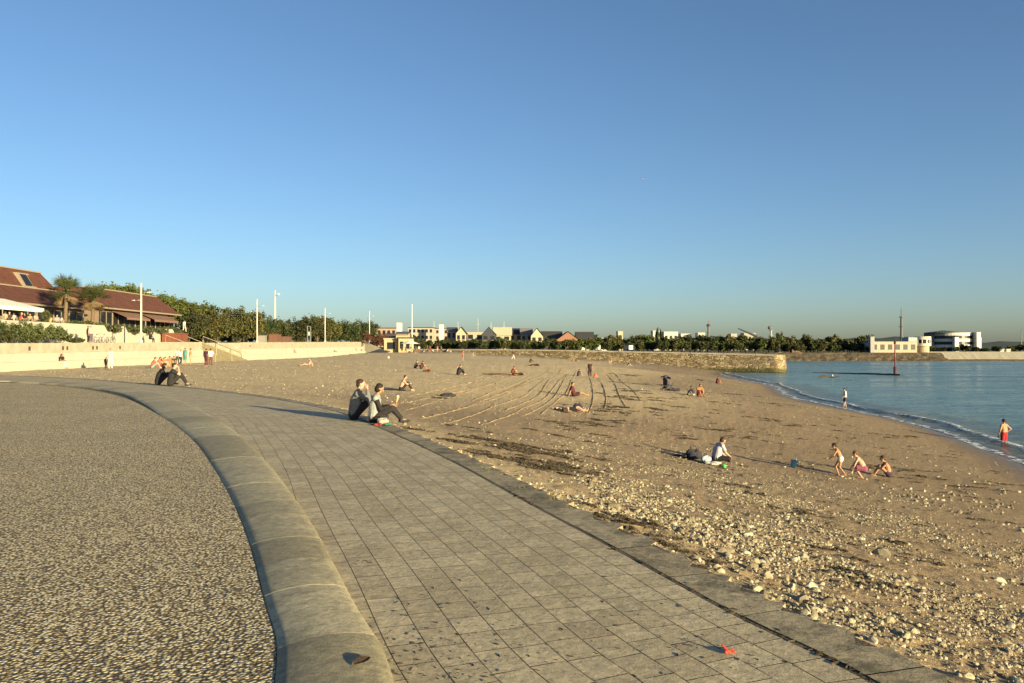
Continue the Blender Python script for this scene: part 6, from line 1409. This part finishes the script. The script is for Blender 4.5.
for (px, yt, d_, wpx, lab) in [(657,324.5,560,5,'left of twin dark treetops on the skyline'),(661,326,560,4,'right of twin dark treetops on the skyline'),(778.5,328.8,440,8,'lone dark round treetop on the skyline right of the pale tower'),(806,331,380,10,'tall loose tree rising above the wood on the point'),(836,333,380,10,'brownish tree rising above the wood on the point'),(868,333.5,345,12,'bare-looking brownish tree at the left end of the coast station'),(590,337,300,12,'golden-brown tree right of the last gabled house'),(618,334,360,8,'brown-tinted tree on the left of the belt'),(682,337,330,9,'golden tree in the middle of the belt')]:
    H_ = Z(yt, d_)+.3; k = 1 if ('brown' in lab or 'gold' in lab) else 0; place(ft[k], first, (*D(px, d_)[:2], -.3), rr.uniform(0, 6), (wpx/F*d_/7.0, wpx/F*d_/7.0, H_/8), lab)
for p in ft:
    if first.get(p.name): 
        for ch in list(p.children): bpy.data.objects.remove(ch)
        bpy.data.objects.remove(p)
shrub(368, -43, 2.8, 4.5, 3.4, 'reddish shrub at the end of the seating wall by the last lamp post', 'leaf_red', 140, 'shrubs around the terrace', d=214, nc=60)
shrub(381, 0, 2.0, 8, 5.0, 'reddish-brown bush above the ramp wall', 'leaf_red', 141, 'shrubs around the terrace', d=235, nc=80)
# distant wooded rise
V = []; n = 60; mb = MB()
for i in range(n+1):
    x = -300+i/n*1500; h_ = 24*math.sin(math.pi*i/n)**.4*(.8+.2*math.sin(i*.5)+.1*math.sin(i*1.7)); V += [(x, 1400, -1), (x, 1480, h_), (x, 1700, -1)]
mb.add(V, [(i*3+k, (i+1)*3+k, (i+1)*3+k+1, i*3+k+1) for i in range(n) for k in range(2)]); tag(mb.build('hills', mat('wooded_rise', (.035,.05,.045), .95, (.05,.065,.06), .05), None, True), kind='structure')
# parked vans and cars showing as pale specks under the far trees
def van(loc, rz, c, lab, grp):
    t = empty('parked_van', loc, rz, lab, 'van', grp); mb = MB(); mb.prism([(-2.2,.35),(2.2,.35),(2.25,1.0),(1.55,1.25),(1.0,1.95),(-2.2,2.0)], -.9, .9, 'y'); b = mb.build('body', cmat(c, .35, 'car_paint'), t)
    g_ = MB(); g_.add([(1.57,-.8,1.27),(1.57,.8,1.27),(1.06,.8,1.88),(1.06,-.8,1.88)], [(0,1,2,3)]); g_.box(-1.8,.9,-.93,-.902,1.2,1.75); g_.build('window', M['glass'], t)
    for x in (-1.4,1.4):
        for y in (-.88,.88): w_ = MB(); w_.tube([(x,y-.1,.34),(x,y+.1,.34)], .34, 14); w_.build('wheel', cmat((.02,.02,.02)), t)
for i, (px, c, lab) in enumerate([(478,(.6,.58,.52),'leftmost pale van parked under the far trees'),(494,(.6,.58,.52),'white van parked below the cream sloping roof'),(527,(.55,.52,.45),'pale van parked below the grey slate roof'),(545,(.5,.5,.5),'silver van parked below the long slate roof'),(582,(.55,.52,.5),'white van parked beside the golden-brown tree'),(596,(.3,.3,.33),'grey van parked left of the white shed'),(628,(.3,.32,.36),'blue-grey van parked behind the pier')]):
    van((*D(px, 296)[:2], .75), 1.35+.1*i, c, lab, 'vans parked under the far trees')
